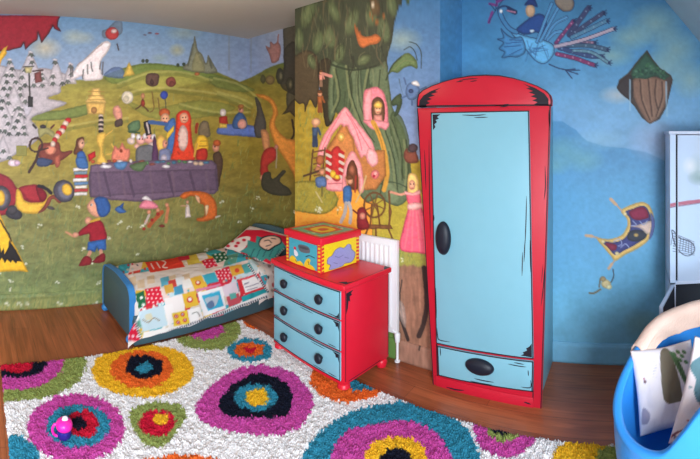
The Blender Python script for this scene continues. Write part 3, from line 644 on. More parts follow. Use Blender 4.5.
    P((222, 140, 146), [(328, 178), (344, 176), (345, 190), (327, 190)], True); L((196, 96, 112), [(328, 184), (344, 183)], 1)
    P((166, 40, 46), [(331, 152), (340, 148), (341, 178), (332, 178)], True, .9)
    for cx in (328.5, 341.5):
        for k in range(8): L((214, 200, 190) if k % 2 else (186, 40, 48), [(cx - 1.6, 151 + k * 3.6), (cx + 1.8, 153 + k * 3.6)], 3.0, False)
    E((226, 178, 60), 333, 174, 3, 4); E((226, 178, 60), 337, 177, 3, 2.4)
    P((226, 144, 150), [(342, 190), (343, 172), (347, 158), (352, 151), (357, 156), (362, 168), (364, 190), (359, 192), (358, 176), (346, 176), (347, 190)], True)
    P((92, 56, 40), [(347, 180), (347, 168), (352, 160), (357, 168), (358, 188), (350, 188)], True); E((150, 92, 70), 352, 170, 3, 5); L((160, 60, 52), [(356, 176), (355, 192)], 1.6)
    # people on the lane
    for k in range(5): L((110, 74, 50), [(314, 152 + k * 6), (324, 150 + k * 6)], 1.6, False)
    L((96, 66, 46), [(313, 150), (310, 180)], 1.6, False); L((96, 66, 46), [(325, 148), (322, 178)], 1.4, False)
    person(c, 315, 146, 26, (60, 80, 110), (52, 66, 96)); E((196, 150, 120), 316, 122, 4.6, 4); E((150, 90, 60), 320, 160, 4, 5); E((176, 120, 90), 318, 170, 3, 4)
    L((80, 60, 50), [(304, 176), (322, 170)], 2.2); P((82, 106, 150), [(316, 178), (325, 177), (326, 186), (317, 187)], True); E((196, 140, 110), 322, 172, 2.8, 3.4); L((190, 180, 130), [(316, 192), (322, 202)], 1.6); L((120, 110, 60), [(322, 187), (322, 196)], 2)
    P((58, 96, 148), [(344, 187), (350, 186), (352, 194), (350, 204), (344, 203), (343, 194)], True); E((200, 146, 116), 350, 180.5, 3, 4); E((110, 72, 50), 349.5, 177.5, 3.4, 2.4)
    L((170, 168, 172), [(346, 203), (345, 212), (341, 222)], 3.4); L((176, 174, 178), [(349, 203), (351, 212), (350, 223)], 3.2); L((206, 180, 130), [(356, 202), (362, 190), (366, 176)], 1.6)
    E((206, 110, 112), 375, 174.5, 4.4, 4.6); E((226, 160, 160), 375.5, 173.5, 2, 2.2); E((170, 40, 60), 374, 176, 1.4, 1.4)
    # spinning wheel
    for k in range(22):
        t = 2 * PI * k / 22; u = 2 * PI * (k + 1) / 22
        L((104, 72, 46), [(374.5 + 10.5 * math.cos(t), 205 + 12.5 * math.sin(t)), (374.5 + 10.5 * math.cos(u), 205 + 12.5 * math.sin(u))], 1.9, False)
    for k in range(8): L((112, 78, 50), [(374.5, 205), (374.5 + 10 * math.cos(k * PI / 4 + .3), 205 + 12 * math.sin(k * PI / 4 + .3))], 1.2, False)
    P((108, 74, 48), [(366, 224), (391, 225), (393, 229), (366, 229)], False); L((108, 74, 48), [(389, 191), (390, 214), (389, 226)], 2.0); E((108, 74, 48), 390, 212, 1.6, 5)
    for q in (((372, 205), (370, 226)), ((377, 205), (380, 226)), ((388, 228), (393, 240)), ((368, 228), (363, 240)), ((376, 228), (376, 236))): L((104, 70, 46), q, 1.7, False)
    P((116, 40, 46), [(357, 215), (358, 209), (362, 207), (366, 210), (367, 218), (369, 228), (358, 229)], True); E((196, 130, 112), 362.5, 216, 3, 3.4); L((100, 40, 42), [(357, 213), (353, 210)], 1.4)
    # dark animals at the right
    P((112, 64, 52), [(404, 152), (407, 148), (409, 152), (415, 150), (417, 154), (418, 162), (408, 163), (404, 158)], True); E((70, 56, 62), 413, 148, 5, 4.4)
    # lady in a pink gown
    P((214, 176, 108), [(408, 176), (413, 173), (418, 178), (419, 190), (416, 195), (408, 192)], True); E((212, 152, 126), 412, 185, 3.4, 5.0); E((60, 44, 40), 410.6, 184, .6, .7); E((60, 44, 40), 413.4, 184, .6, .7); L((180, 60, 70), [(411, 188), (413, 188)], .7, False)
    L((216, 152, 130), [(391, 192), (400, 194.5), (407, 193)], 2.4); P((214, 90, 110), [(406, 192), (412, 194), (419, 191), (421, 206), (410, 208)], True); P((226, 160, 160), [(405, 191), (412, 193), (420, 190), (420, 194), (412, 196), (405, 194)], True, .9)
    P((206, 84, 108), [(410, 205), (420, 205), (428, 228), (432, 252), (416, 253), (400, 249), (403, 228)], True)
    for q in (((411, 208), (405, 248)), ((413, 208), (412, 250)), ((416, 208), (420, 251)), ((418, 208), (427, 250))): L((228, 130, 140), q, 1.8, a=.7)
    P((228, 170, 166), [(408, 204), (421, 203), (422, 208), (409, 210)], True, .9)
    # earth bank below
    x, y = c.X, c.Y; n2 = fbm(x * .35, y * .06, 44)
    m = np.clip((y - (264 + 6 * (fbm(x * .3, y * 0 + 3, 8) - .5))) / 3, 0, 1)[:, None]
    c.C = c.C * (1 - m) + (np.array((150, 112, 92)) * (.72 + .5 * n2[:, None])) * m
    for q, w in ((((398, 282), (396, 306), (402, 322), (408, 340)), 3.4), (((424, 268), (427, 300), (424, 322), (419, 336)), 5), (((402, 280), (400, 300), (405, 330)), 1.2)): L((58, 48, 46), q, w)
    P((160, 146, 140), [(399, 300), (405, 308), (406, 328), (400, 318)], True, .7)
    P((92, 124, 66), [(380, 320), (392, 330), (395, 352), (380, 372)], True, .9); P((96, 132, 70), [(388, 336), (393, 334), (394, 356), (389, 358)], True)
    c.brush(.09, .3, .4)

def mural_right(c):
    """blue sky with bird, flying island and carpet"""
    E, P, L = c.e, c.p, c.l
    x, y = c.X, c.Y
    t = np.interp(y, [-60, 0, 60, 110, 150, 200, 270, 330, 370], [0, 1, 2, 3, 4, 5, 6, 7, 8])
    cols = np.array([(62, 118, 166), (66, 124, 172), (84, 146, 196), (120, 168, 212), (128, 172, 214), (104, 170, 212), (108, 172, 210), (112, 168, 200), (112, 168, 200)], float)
    i = np.clip(t.astype(int), 0, 7); f = (t - i)[:, None]
    n = fbm(x * .05, y * .06, 6)
    c.C = (cols[i] * (1 - f) + cols[i + 1] * f) * (.93 + .14 * n[:, None])
    ridge = np.interp(x + 3 * (fbm(x * .12, x * 0 + 2, 9) - .5), [480, 530, 550, 563, 574, 588, 604, 625, 645, 672, 700, 760], [140, 128, 121, 121, 129, 141, 146, 148, 152, 164, 170, 180])
    m = (np.clip((y - ridge) / 1.2 + .5, 0, 1) * .75 * np.clip((235 - y) / 80, 0, 1))[:, None]
    c.C = c.C * (1 - m) + np.array((84, 142, 190)) * m
    c.soft((104, 160, 206), 600, 235, 110, 70, .8)
    for q in ((562, 150, 22, 16), (584, 160, 22, 14), (556, 166, 16, 10)): c.soft((128, 176, 176), *q, .55)
    for q in ((655, 24, 30, 22), (676, 50, 26, 24), (690, 80, 20, 20), (630, 38, 24, 14), (660, 70, 26, 20), (612, 56, 24, 12)): c.soft((148, 178, 174), *q, .7)
    c.soft((186, 186, 190), 618, 95, 20, 10, .8); c.soft((156, 166, 200), 655, 140, 30, 24, .7); c.soft((150, 190, 210), 600, 140, 30, 12, .4)
    c.soft((100, 140, 150), 650, 330, 26, 20, .6); c.soft((120, 150, 140), 640, 322, 20, 14, .4)
    # island
    P((66, 56, 54), [(647, 50), (652, 58), (660, 68), (671, 75), (673, 80), (670, 92), (667, 106), (660, 119), (650, 124), (642, 118), (634, 106), (628, 99), (623, 95), (617, 88), (619, 80), (628, 73), (638, 60)], False)
    P((118, 90, 78), [(634, 79), (645, 76), (658, 78), (667, 82), (667, 98), (660, 115), (650, 123), (642, 114), (635, 100), (632, 88)], True)
    for q in (((640, 80), (642, 100), (650, 120)), ((648, 78), (650, 98), (652, 116)), ((656, 80), (655, 96), (658, 110)), ((662, 82), (662, 98), (656, 116))): L((72, 54, 50), q, 1.4, a=.8); L((150, 118, 102), [(a + 2, b) for a, b in q], 1.2, a=.7)
    P((48, 78, 66), [(646, 52), (652, 60), (660, 69), (670, 76), (664, 80), (656, 76), (646, 79), (636, 78), (630, 80), (632, 70), (640, 60)], False)
    r = random.Random(4)
    for _ in range(46):
        u = r.uniform(-1, 1); E(r.choice([(62, 104, 76), (36, 62, 58), (78, 116, 96)]), 649 + u * 15, 66 + abs(u) * 8 + r.uniform(-3, 6), 1.6, 1.4, a=.7)
    P((50, 44, 48), [(617, 88), (624, 78), (632, 76), (633, 96), (628, 99)], True, .8)
    L((150, 186, 214), [(630, 80), (630, 110)], 1.8, a=.7); L((150, 186, 214), [(666, 82), (667, 116)], 1.8, a=.7)
    # bird with ribbon tail, its rider and bundle
    ink = (40, 56, 96)
    def shape(col, pts, sm=True):
        P(col, pts, sm); q = cat_rom(pts) if sm else np.array(pts); L(ink, list(map(tuple, q)) + [tuple(q[0])], .8, False, .85)
    za, zb = zf(440, 0, 5.74), zf(530, 0, 5.74)
    for q, col, w in (((150, 245), (250, 120)), (120, 60, 110), 3.0), (((225, 200), (335, 45)), (66, 72, 112), 4.2), (((235, 200), (420, 75)), (66, 74, 110), 3.6), (((240, 215), (440, 120)), (84, 132, 168), 3.4), (((255, 240), (370, 245)), (120, 96, 120), 2.8), (((165, 262), (340, 262), (440, 285)), (70, 96, 124), 3.6), (((170, 275), (330, 320), (410, 325)), (62, 78, 124), 3.6), (((250, 290), (350, 300), (450, 360)), (100, 140, 160), 2.6), (((155, 310), (260, 335), (370, 375)), (128, 58, 104), 3.6), (((140, 268), (300, 230), (480, 165)), (176, 164, 186), 3.2):
        L(ink, zb(*q), w + 1.2); L(col, zb(*q), w)
        a, b = zb(*q)[-1]
        for dx, dy in ((3, -2.5), (3.6, .3), (2.4, 2.4)): L(ink, [(a, b), (a + dx, b + dy)], 1.1, False)
        qq = cat_rom(zb(*q), 8, False) if len(q) > 2 else np.array([np.array(zb(*q)[0]) + (np.array(zb(*q)[1]) - np.array(zb(*q)[0])) * k / 8 for k in range(9)])
        for k in range(1, len(qq) - 1, 2 if len(q) == 2 else 3): E((190, 150, 176) if col[0] > 110 else (130, 160, 190), *qq[k], .9, .9, a=.7)
    shape((94, 160, 208), za((410, 185), (470, 200), (520, 215), (574, 225), (640, 250), (655, 285), (640, 330), (600, 365), (560, 355), (520, 320), (490, 280), (450, 235)))
    for k in range(16): L((56, 100, 156), [(522 + r.uniform(0, 26), 40 + r.uniform(0, 16)), (524 + r.uniform(0, 28), 44 + r.uniform(0, 18))], .8, False, .7)
    L(ink, za((440, 185), (400, 165), (365, 120), (345, 75), (345, 52), (375, 45), (430, 70)), 5.0); L((74, 132, 184), za((440, 185), (400, 165), (365, 120), (345, 75), (348, 55), (375, 50)), 3.6)
    L((170, 120, 150), za((385, 60), (430, 70)), 1.6); E((220, 224, 230), 501, 11, 1.6, 2)
    shape((70, 126, 176), za((470, 215), (420, 218), (380, 195), (350, 165), (365, 215), (330, 225), (365, 245), (340, 280), (370, 300), (355, 330), (400, 325), (450, 325), (490, 290)))
    for q in (((470, 230), (400, 230)), ((460, 260), (370, 270)), ((470, 280), (400, 315)), ((465, 240), (380, 250))): L((44, 74, 130), za(*q), .9, False, .8)
    shape((40, 70, 130), za((440, 170), (480, 130), (530, 95), (574, 80), (610, 110), (600, 190), (550, 185), (490, 198)))
    E((176, 146, 122), 530.3, 10.8, 4.8, 6.4); P((36, 56, 110), za((485, 30), (505, 0), (540, -10), (560, 40), (520, 28)), True); E((180, 200, 220), 532, 31, 2.4, 1.4)
    for q in (((40, 240), (90, 110), (125, 20)), ((60, 235), (120, 120), (165, 40)), ((90, 225), (140, 140), (210, 100)), ((100, 230), (140, 190), (180, 180))): L(ink, zb(*q), 3.4); L((88, 150, 204), zb(*q), 2.4)
    shape((120, 110, 104), zb((140, 0), (170, -30), (230, -20), (255, 20), (235, 60), (195, 65), (160, 40)))
    L(ink, zb((110, 368), (160, 390), (210, 402)), 1.2)
    for q in ((275, 425), (285, 402), (240, 450), (260, 395)): L(ink, zb((205, 402), q), 1.1, False)
    for q in (((300, 70), (280, 130)), ((320, 30), (285, 22)), ((325, 30), (330, -20)), ((330, 10), (365, -5))): L((128, 66, 136), za(*q), 2.6, False); L(ink, za((318, 60), q[1]), .7, False)
    L((44, 80, 110), [(442, 2), (444, 8)], 1.6)
    # carpet
    zc = zf(580, 190, 4.175)
    P((196, 160, 96), zc((170, 88), (205, 65), (255, 50), (290, 65), (308, 110), (308, 165), (285, 210), (240, 245), (190, 270), (148, 295), (128, 275), (95, 235), (70, 200), (120, 205), (170, 190), (195, 155), (195, 120)), True)
    P((60, 62, 112), zc((188, 92), (220, 78), (260, 65), (282, 78), (296, 120), (290, 165), (265, 205), (220, 235), (180, 255), (148, 272), (120, 245), (90, 212), (135, 218), (180, 205), (208, 165), (208, 120)), True)
    P((120, 34, 62), zc((205, 90), (255, 70), (280, 85), (285, 115), (250, 125), (220, 120)), True); P((118, 40, 64), zc((105, 222), (150, 228), (150, 250), (128, 250)), True)
    P((52, 54, 66), zc((205, 175), (240, 165), (280, 180), (265, 208), (225, 215), (198, 205)), True); E((170, 140, 90), 636, 235, 2.4, 1.8); P((206, 176, 160), zc((200, 150), (235, 148), (300, 130), (300, 175), (280, 185), (250, 160)), True, .9)
    P((92, 98, 150), zc((295, 95), (312, 130), (305, 185), (288, 205), (298, 150)), True)
    for q in (((140, 215), (165, 205), (175, 225), (160, 235)), ((170, 240), (190, 225), (205, 240)), ((220, 130), (235, 145), (215, 150)), ((250, 130), (265, 145), (280, 130))): L((150, 156, 196), zc(*q), .9)
    for q in ((188, 100), (97, 215), (155, 265)): E((200, 180, 140), *zc(q)[0], 2, 1.8)
    for q in (((175, 88), (150, 60), (128, 38)), ((75, 200), (50, 193), (25, 190)), ((145, 295), (132, 310), (120, 328))): L((190, 150, 120), zc(*q), 1.5); L((200, 160, 130), zc(*q[1:]), 3.0, False)
    # small tan bird hanging below it
    E((188, 168, 128), 606, 284, 5, 4.4, 30); E((150, 128, 96), 603, 279, 3, 2.6); E((206, 196, 160), 609, 287, 3, 2.4); L((60, 56, 60), zc((130, 385), (140, 360), (138, 332)), 1.1); L((120, 110, 90), zc((85, 415), (60, 430), (40, 430)), 2); L((110, 100, 84), zc((85, 370), (80, 405)), 1.4)
    c.brush(.05, .3, .3)

# gains turn the colours noted in the photograph's light into paint colours
G_LEFT, G_BREAST, G_RIGHT = (1.08, 1.06, 1.14), (1.10, 1.02, .95), (1.04, 1.08, 1.02)
zs = np.arange(0, ZC + .001, .006)
xs = np.concatenate([np.arange(XMIN, -.3, .06), np.arange(-.3, XW, .0055), [XW]])
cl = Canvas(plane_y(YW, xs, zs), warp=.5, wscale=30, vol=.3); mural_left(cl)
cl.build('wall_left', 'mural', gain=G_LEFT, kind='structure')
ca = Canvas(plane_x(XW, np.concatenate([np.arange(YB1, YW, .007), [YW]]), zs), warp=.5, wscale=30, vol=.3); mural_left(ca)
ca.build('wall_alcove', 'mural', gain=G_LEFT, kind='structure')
zb_ = np.concatenate([np.arange(0, 2.1, .005), np.arange(2.1, ZC + .001, .03), [ZC]])
cb = Canvas(plane_x(XB, np.concatenate([np.arange(YB0, YB1, .005), [YB1]]), zb_), warp=.4, wscale=30, vol=.34); mural_breast(cb)
breast = cb.build('wall_chimney_breast', 'mural', gain=G_BREAST, kind='structure')
for nm, yy, col, g in (('wall_chimney_return_left', YB1, (96, 92, 46), G_LEFT), ('wall_chimney_return_right', YB0, (84, 142, 192), G_RIGHT)):
    P_ = plane_y(yy, np.linspace(XB, XW, 24), np.linspace(0, ZC, 120)); cc = Canvas(P_, col)
    cc.brush(.12, .3, .3); cc.build(nm, 'mural', gain=g, kind='structure')
yr = np.concatenate([np.arange(YMIN, -.75, .05), np.arange(-.75, YB0, .0055), [YB0]])
P_ = plane_x(XW, yr, zs)
cr = Canvas(P_, warp=.3, wscale=30, vol=.24); mural_right(cr)
cr.build('wall_right', 'mural', gain=G_RIGHT, kind='structure')

# skirting boards, painted over with the murals
def skirting(name, P, paint, gain, nrm):
    c = Canvas(P); paint(c); c.build(name, 'mural', gain=gain, kind='structure')
def board(fn, us):
    prof = [(0.0, 0.0), (.016, 0.0), (.016, .03), (.016, .06), (.016, .09), (.016, .105), (.013, .113), (.009, .117), (.008, .124), (0.0, .126)]
    prof = [p for a, b in zip(prof, prof[1:]) for p in (a, ((a[0] + b[0]) / 2, (a[1] + b[1]) / 2))] + [prof[-1]]
    return np.array([[fn(u, d, h) for u in us] for d, h in prof])
def pl(c):
    grass_base(c); grass_strokes(c, 420, -20, 130, 294, 312, 5); c.l((110, 120, 64), [(-30, 301), (0, 299.5), (60, 297), (120, 292)], .8, True, .6); c.brush(.1, .5, .5)
def pb(c):
    c.C[:] = (148, 112, 96); c.brush(.22, .3, .08, 44); c.l((70, 56, 50), [(425, 320), (419, 350)], 2); c.p((96, 132, 70), [(384, 330), (394, 334), (395, 360), (384, 366)])
def pr(c): c.C[:] = (116, 170, 204); c.brush(.06, .2, .4)
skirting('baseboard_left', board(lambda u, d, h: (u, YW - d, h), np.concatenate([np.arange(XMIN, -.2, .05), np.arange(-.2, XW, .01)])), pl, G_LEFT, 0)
skirting('baseboard_chimney', board(lambda u, d, h: (XB - d, u, h), np.arange(YB0, YB1 + .001, .006)), pb, G_BREAST, 0)
skirting('baseboard_right', board(lambda u, d, h: (XW - d, u, h), np.arange(YMIN, YB0 + .001, .01)), pr, G_RIGHT, 0)
# painted-over switch plate on the bed wall
sw = thing('switch_plate', 'small square switch plate painted over green beside the painted wheel', 'switch', (.355, YW, 1.24))
M['plate'] = mat('plate_olive', (142, 136, 66), .5, .12, 40)
MB().box(.312, .398, YW - .009, YW, 1.25, 1.334, .003).build('plate', 'plate', sw)
MB().box(.342, .368, YW - .013, YW - .008, 1.275, 1.309, .002).build('rocker', 'plate', sw)
# ------------------------------------------------------------------ drawn ink on painted furniture
def ink_stroke(mb, pts, w, proj, mi=1, taper=True):
    """a brushed ink line on a painted front; pts = photograph read-offs, proj puts them on that front"""
    q = cat_rom(pts, 5, False) if len(pts) > 2 else np.array([np.array(pts[0]) + (np.array(pts[1]) - np.array(pts[0])) * k / 8 for k in range(9)], float)
    L, R = [], []; n = len(q)
    for i in range(n):
        t = q[min(i + 1, n - 1)] - q[max(i - 1, 0)]; t = t / (np.linalg.norm(t) + 1e-9); nn = np.array((-t[1], t[0]))
        s = w / 2 * (min(1, .25 + 3 * min(i, n - 1 - i) / n) if taper else 1)
        L.append(proj(*(q[i] + nn * s))); R.append(proj(*(q[i] - nn * s)))
    mb.ribbon(L, R, mi)
def ink_shape(mb, pts, proj, mi=1): mb.face([proj(*p) for p in pts], mi)

# ------------------------------------------------------------------ wardrobe
def V3(p): return Vector(p)
WX = 2.10
def wl(z): return 1.068 + (1.172 - 1.068) * min(max(z / 1.575, 0), 1.05)      # left edge of the tapered front
def wr(z): return .443 - (.443 - .395) * min(max(z / 1.575, 0), 1.05)
ward = thing('wardrobe', 'tall red and turquoise wardrobe with an arched red top and black oval handles', 'wardrobe', (2.32, .76, 0))
_a = [(416.8, 107), (416.9, 100), (418.2, 94.5), (422, 90.5), (431, 86), (442, 81.8), (455, 78), (470, 75.4), (486, 74.5), (500, 75.3), (514, 78), (526, 81.5), (538, 86), (546, 90.5), (550.4, 95), (551.8, 100), (551.6, 106)]
arch = [(v_.y, v_.z) for v_ in (on_x(*q, WX - .012) for q in _a)]
MB().box(WX + .02, XW - .006, .466, 1.058, .0, 1.60, .004).build('carcass', 'turq', ward, 40)
pw = lambda X: (lambda a, b: on_x(a, b, X))
f = MB().prism([(WX, wl(0), 0), (WX, wl(1.575), 1.575), (WX, wr(1.575), 1.575), (WX, wr(0), 0)], (.021, 0, 0), .002)
fx = WX - .0008
for a, b in (((WX, wl(0), .0), (WX, wl(1.575), 1.575)), ((WX, wr(0), 0), (WX, wr(1.575), 1.575))):
    s = 1 if a[1] > .8 else -1
    f.ribbon([V3((fx, a[1] - s * .001, a[2])), V3((fx, b[1] - s * .001, b[2]))], [V3((fx, a[1] - s * .006, a[2])), V3((fx, b[1] - s * .006, b[2]))], 1)
P_ = pw(fx)
ink_stroke(f, [(429, 140), (429.4, 190), (430.5, 240)], .9, P_); ink_stroke(f, [(424.5, 150), (426, 190)], .9, P_)
ink_stroke(f, [(545, 166), (545.5, 186), (544, 200)], 1.0, P_); ink_stroke(f, [(545, 265), (543, 290), (541, 306)], 1.0, P_); ink_stroke(f, [(543, 264), (541.5, 283)], .7, P_)
ink_stroke(f, [(549, 110), (549.5, 128)], 1.6, P_); ink_stroke(f, [(418, 112), (419, 140)], 1.2, P_)
ink_stroke(f, [(436.6, 344), (437.6, 386)], 1.1, P_, taper=False); ink_stroke(f, [(533.6, 362), (532.8, 407)], 1.1, P_, taper=False)
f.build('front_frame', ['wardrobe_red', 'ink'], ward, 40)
# arched red head board with its bold ink shading
c = MB().prism([(WX - .012, y, z) for y, z in arch], (.034, 0, 0), .003)
cx = WX - .0128; P_ = pw(cx)
a0_, a1_ = Vector((cx, *arch[0])), Vector((cx, *arch[-1])); c.ribbon([a0_, a1_], [a0_ + Vector((0, 0, .008)), a1_ + Vector((0, 0, .008))], 1)
top = [Vector((cx, y, z)) for y, z in arch]; mid = Vector((cx, .785, 1.60))
c.ribbon(top, [p + (mid - p).normalized() * .007 for p in top], 1)
ink_shape(c, [(418.8, 107), (419.6, 100.5), (423.5, 95.5), (431, 91), (441, 87.6), (435, 91), (438, 92), (431, 94), (435, 95.5), (428.5, 97.5), (432, 99), (427, 101), (430, 103), (426, 105), (427.5, 107), (422, 108)], P_)
ink_shape(c, [(548.6, 105.6), (548.6, 99), (544.2, 93.4), (534.5, 87.6), (523, 83.6), (530, 87.6), (526, 88.4), (533, 91), (528.6, 92.4), (535, 94.6), (530.6, 96.4), (537, 98.4), (532, 100.4), (537.5, 102.2), (533, 105)], P_)
for q in (((459, 80.5), (468, 79), (478, 78.5)), ((456, 82), (463, 81)), ((470, 81.5), (477, 80.5)), ((494, 106), (503, 105), (509, 104)), ((500, 107), (508, 106))): ink_stroke(c, q, 1.0, P_)
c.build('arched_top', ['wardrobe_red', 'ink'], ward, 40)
def leaf_door(pts, X, th): return MB().prism([(X, p.y, p.z) for p in pts], (th, 0, 0), .004)
DX = WX - .010; P0 = pw(DX)
def outline(mb, pts, X, w=.006):
    ps = [Vector((X, p.y, p.z)) for p in pts]; cen = sum(ps, Vector()) / len(ps)
    n = len(ps)
    for i in range(n):
        a, b = ps[i], ps[(i + 1) % n]; d = (b - a).normalized(); nrm = Vector((0, -d.z, d.y))
        if nrm.dot(cen - a) < 0: nrm = -nrm
        mb.face([a, b, b + nrm * w, a + nrm * w], 1)
dp = [P0(430.8, 112.5), P0(529, 110.5), P0(529.8, 150), P0(531.5, 250), P0(533.6, 359), P0(520, 357.8), P0(490, 353.5), P0(460, 348.5), P0(436.2, 343.5), P0(433.6, 250), P0(431.3, 150)]
d = leaf_door(dp, DX, .014); X1 = DX - .0008; outline(d, dp, X1); P_ = pw(X1)
ink_shape(d, [(432.5, 114.5), (440.5, 114.3), (437, 117), (439, 118.5), (435.5, 120), (437, 122), (434.3, 124.5), (435.5, 127), (433, 130)], P_)
ink_shape(d, [(532, 357.5), (520.5, 355.5), (524, 354), (522.5, 352.5), (527, 350.5), (526, 348.5), (529.5, 346.5), (531.8, 343.5)], P_)
for q in (((462, 115), (475, 115.3), (486, 114.6)), ((474, 117.5), (488, 117.2)), ((526.5, 196), (526, 220), (525, 246)), ((522.5, 252), (522, 276)), ((525, 240), (524, 262)), ((433.8, 215), (434, 221)), ((435.6, 288), (436, 304), (436.4, 318)), ((437, 328), (437.6, 336), (439.5, 340), (450, 342)), ((530, 240), (530.6, 272))): ink_stroke(d, q, 1.0, P_)
door = d.build('door', ['turq', 'ink'], ward, 40)
def oval(p, ry, rz, parent, name='handle'):
    MB().lathe((p.x, p.y, p.z), [(.001, -.034), (.35, -.033), (.62, -.030), (.86, -.022), (.97, -.012), (1.0, -.004), (.98, .0)], 40, 'x', 0, ry, rz).build(name, 'knob', parent, 60)
oval(P0(443.6, 238), .047, .094, door)
wp = [P0(437.3, 345.8), P0(460, 350.5), P0(490, 355.8), P0(520, 360), P0(533.2, 361.4), P0(532.6, 392), P0(520, 390.5), P0(490, 386), P0(460, 380.6), P0(438.4, 375.5)]
w = leaf_door(wp, DX, .014); outline(w, wp, X1)
for q in (((508, 364), (518, 366), (526, 367)), ((514, 362.5), (524, 364.5)), ((470, 381), (480, 383.2), (492, 385)), ((474, 378.5), (484, 380.8), (494, 382.4)), ((440, 347), (440.6, 356)), ((530.5, 380), (530.5, 387.5), (521, 387)), ((528, 370), (528.5, 376))): ink_stroke(w, q, 1.0, P_)
drw = w.build('drawer', ['turq', 'ink'], ward, 40)
oval(P0(479.8, 366.3), .083, .043, drw)
k = MB().prism([(WX - .006, 1.046, .0), (WX - .006, 1.049, .056), (WX - .006, .80, .056), (WX - .006, .60, .054), (WX - .006, .487, .052), (WX - .006, .485, 0)], (.02, 0, 0), .002)
ink_stroke(k, [(446, 387), (455, 389.5), (464, 390.5)], 1.4, pw(WX - .0068)); ink_stroke(k, [(524, 402), (531, 404.5)], 1.4, pw(WX - .0068))
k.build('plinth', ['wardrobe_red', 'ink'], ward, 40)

# ------------------------------------------------------------------ chest of drawers
CX, CY0, CY1, CZ = 1.764, 1.412, 2.050, .577
ch = thing('chest_of_drawers', 'low red chest with three pale turquoise drawers and round navy knobs standing on the rug', 'chest of drawers', (1.92, 1.72, 0))
bow = lambda y: -.012 * (1 - ((y - 1.725) / .32) ** 2)
N = 16
ys_ = [CY1 + (CY0 - CY1) * i / N for i in range(N + 1)]
b = MB().prism([(2.162, CY1, .055), *[(CX + bow(y), y, .055) for y in ys_], (2.162, CY0, .055)], (0, 0, CZ - .055), .003)
# ink edging on the flank
Y_ = CY0 - .0008
for L, R in (([(1.775, Y_, .075), (1.775, Y_, .575)], [(1.780, Y_, .075), (1.780, Y_, .575)]), ([(2.158, Y_, .07), (2.158, Y_, .56)], [(2.154, Y_, .07), (2.154, Y_, .56)]), ([(1.80, Y_, .066), (2.08, Y_, .066)], [(1.80, Y_, .070), (2.08, Y_, .070)])): b.ribbon([V3(p) for p in L], [V3(p) for p in R], 1)
b.face([(1.782, Y_, .555), (1.84, Y_, .56), (1.82, Y_, .545), (1.83, Y_, .535), (1.81, Y_, .53), (1.815, Y_, .50), (1.80, Y_, .51), (1.795, Y_, .47), (1.782, Y_, .44)], 1)
b.build('body', ['red', 'ink'], ch, 40)
tp = [(2.168, CY1 + .012), *[(CX - .018 + bow(y) * 1.2, CY1 + .012 + (CY0 - CY1 - .032) * i / N) for i, y in enumerate(ys_)], (2.168, CY0 - .02)]
t = MB().prism([(x, y, CZ) for x, y in tp], (0, 0, .03), .007, seg=3)
zt = CZ + .0306
e1 = [Vector((x + .010, y, zt)) for x, y in tp[1:-1]]; t.ribbon(e1, [p + Vector((.003, 0, 0)) for p in e1], 1)
t.ribbon([V3((1.78, CY0 - .008, zt)), V3((2.1, CY0 - .008, zt))], [V3((1.78, CY0 - .005, zt)), V3((2.1, CY0 - .005, zt))], 1)
t.face([(1.772, CY0 - .006, zt), (1.84, CY0 - .006, zt), (1.80, CY0 + .008, zt), (1.81, CY0 + .02, zt), (1.768, CY0 + .05, zt)], 1)
t.face([(2.162, CY0 - .012, zt), (2.105, CY0 - .012, zt), (2.125, CY0 + .01, zt), (2.162, CY0 + .03, zt)], 1)
t.build('top', ['red', 'ink'], ch, 40)
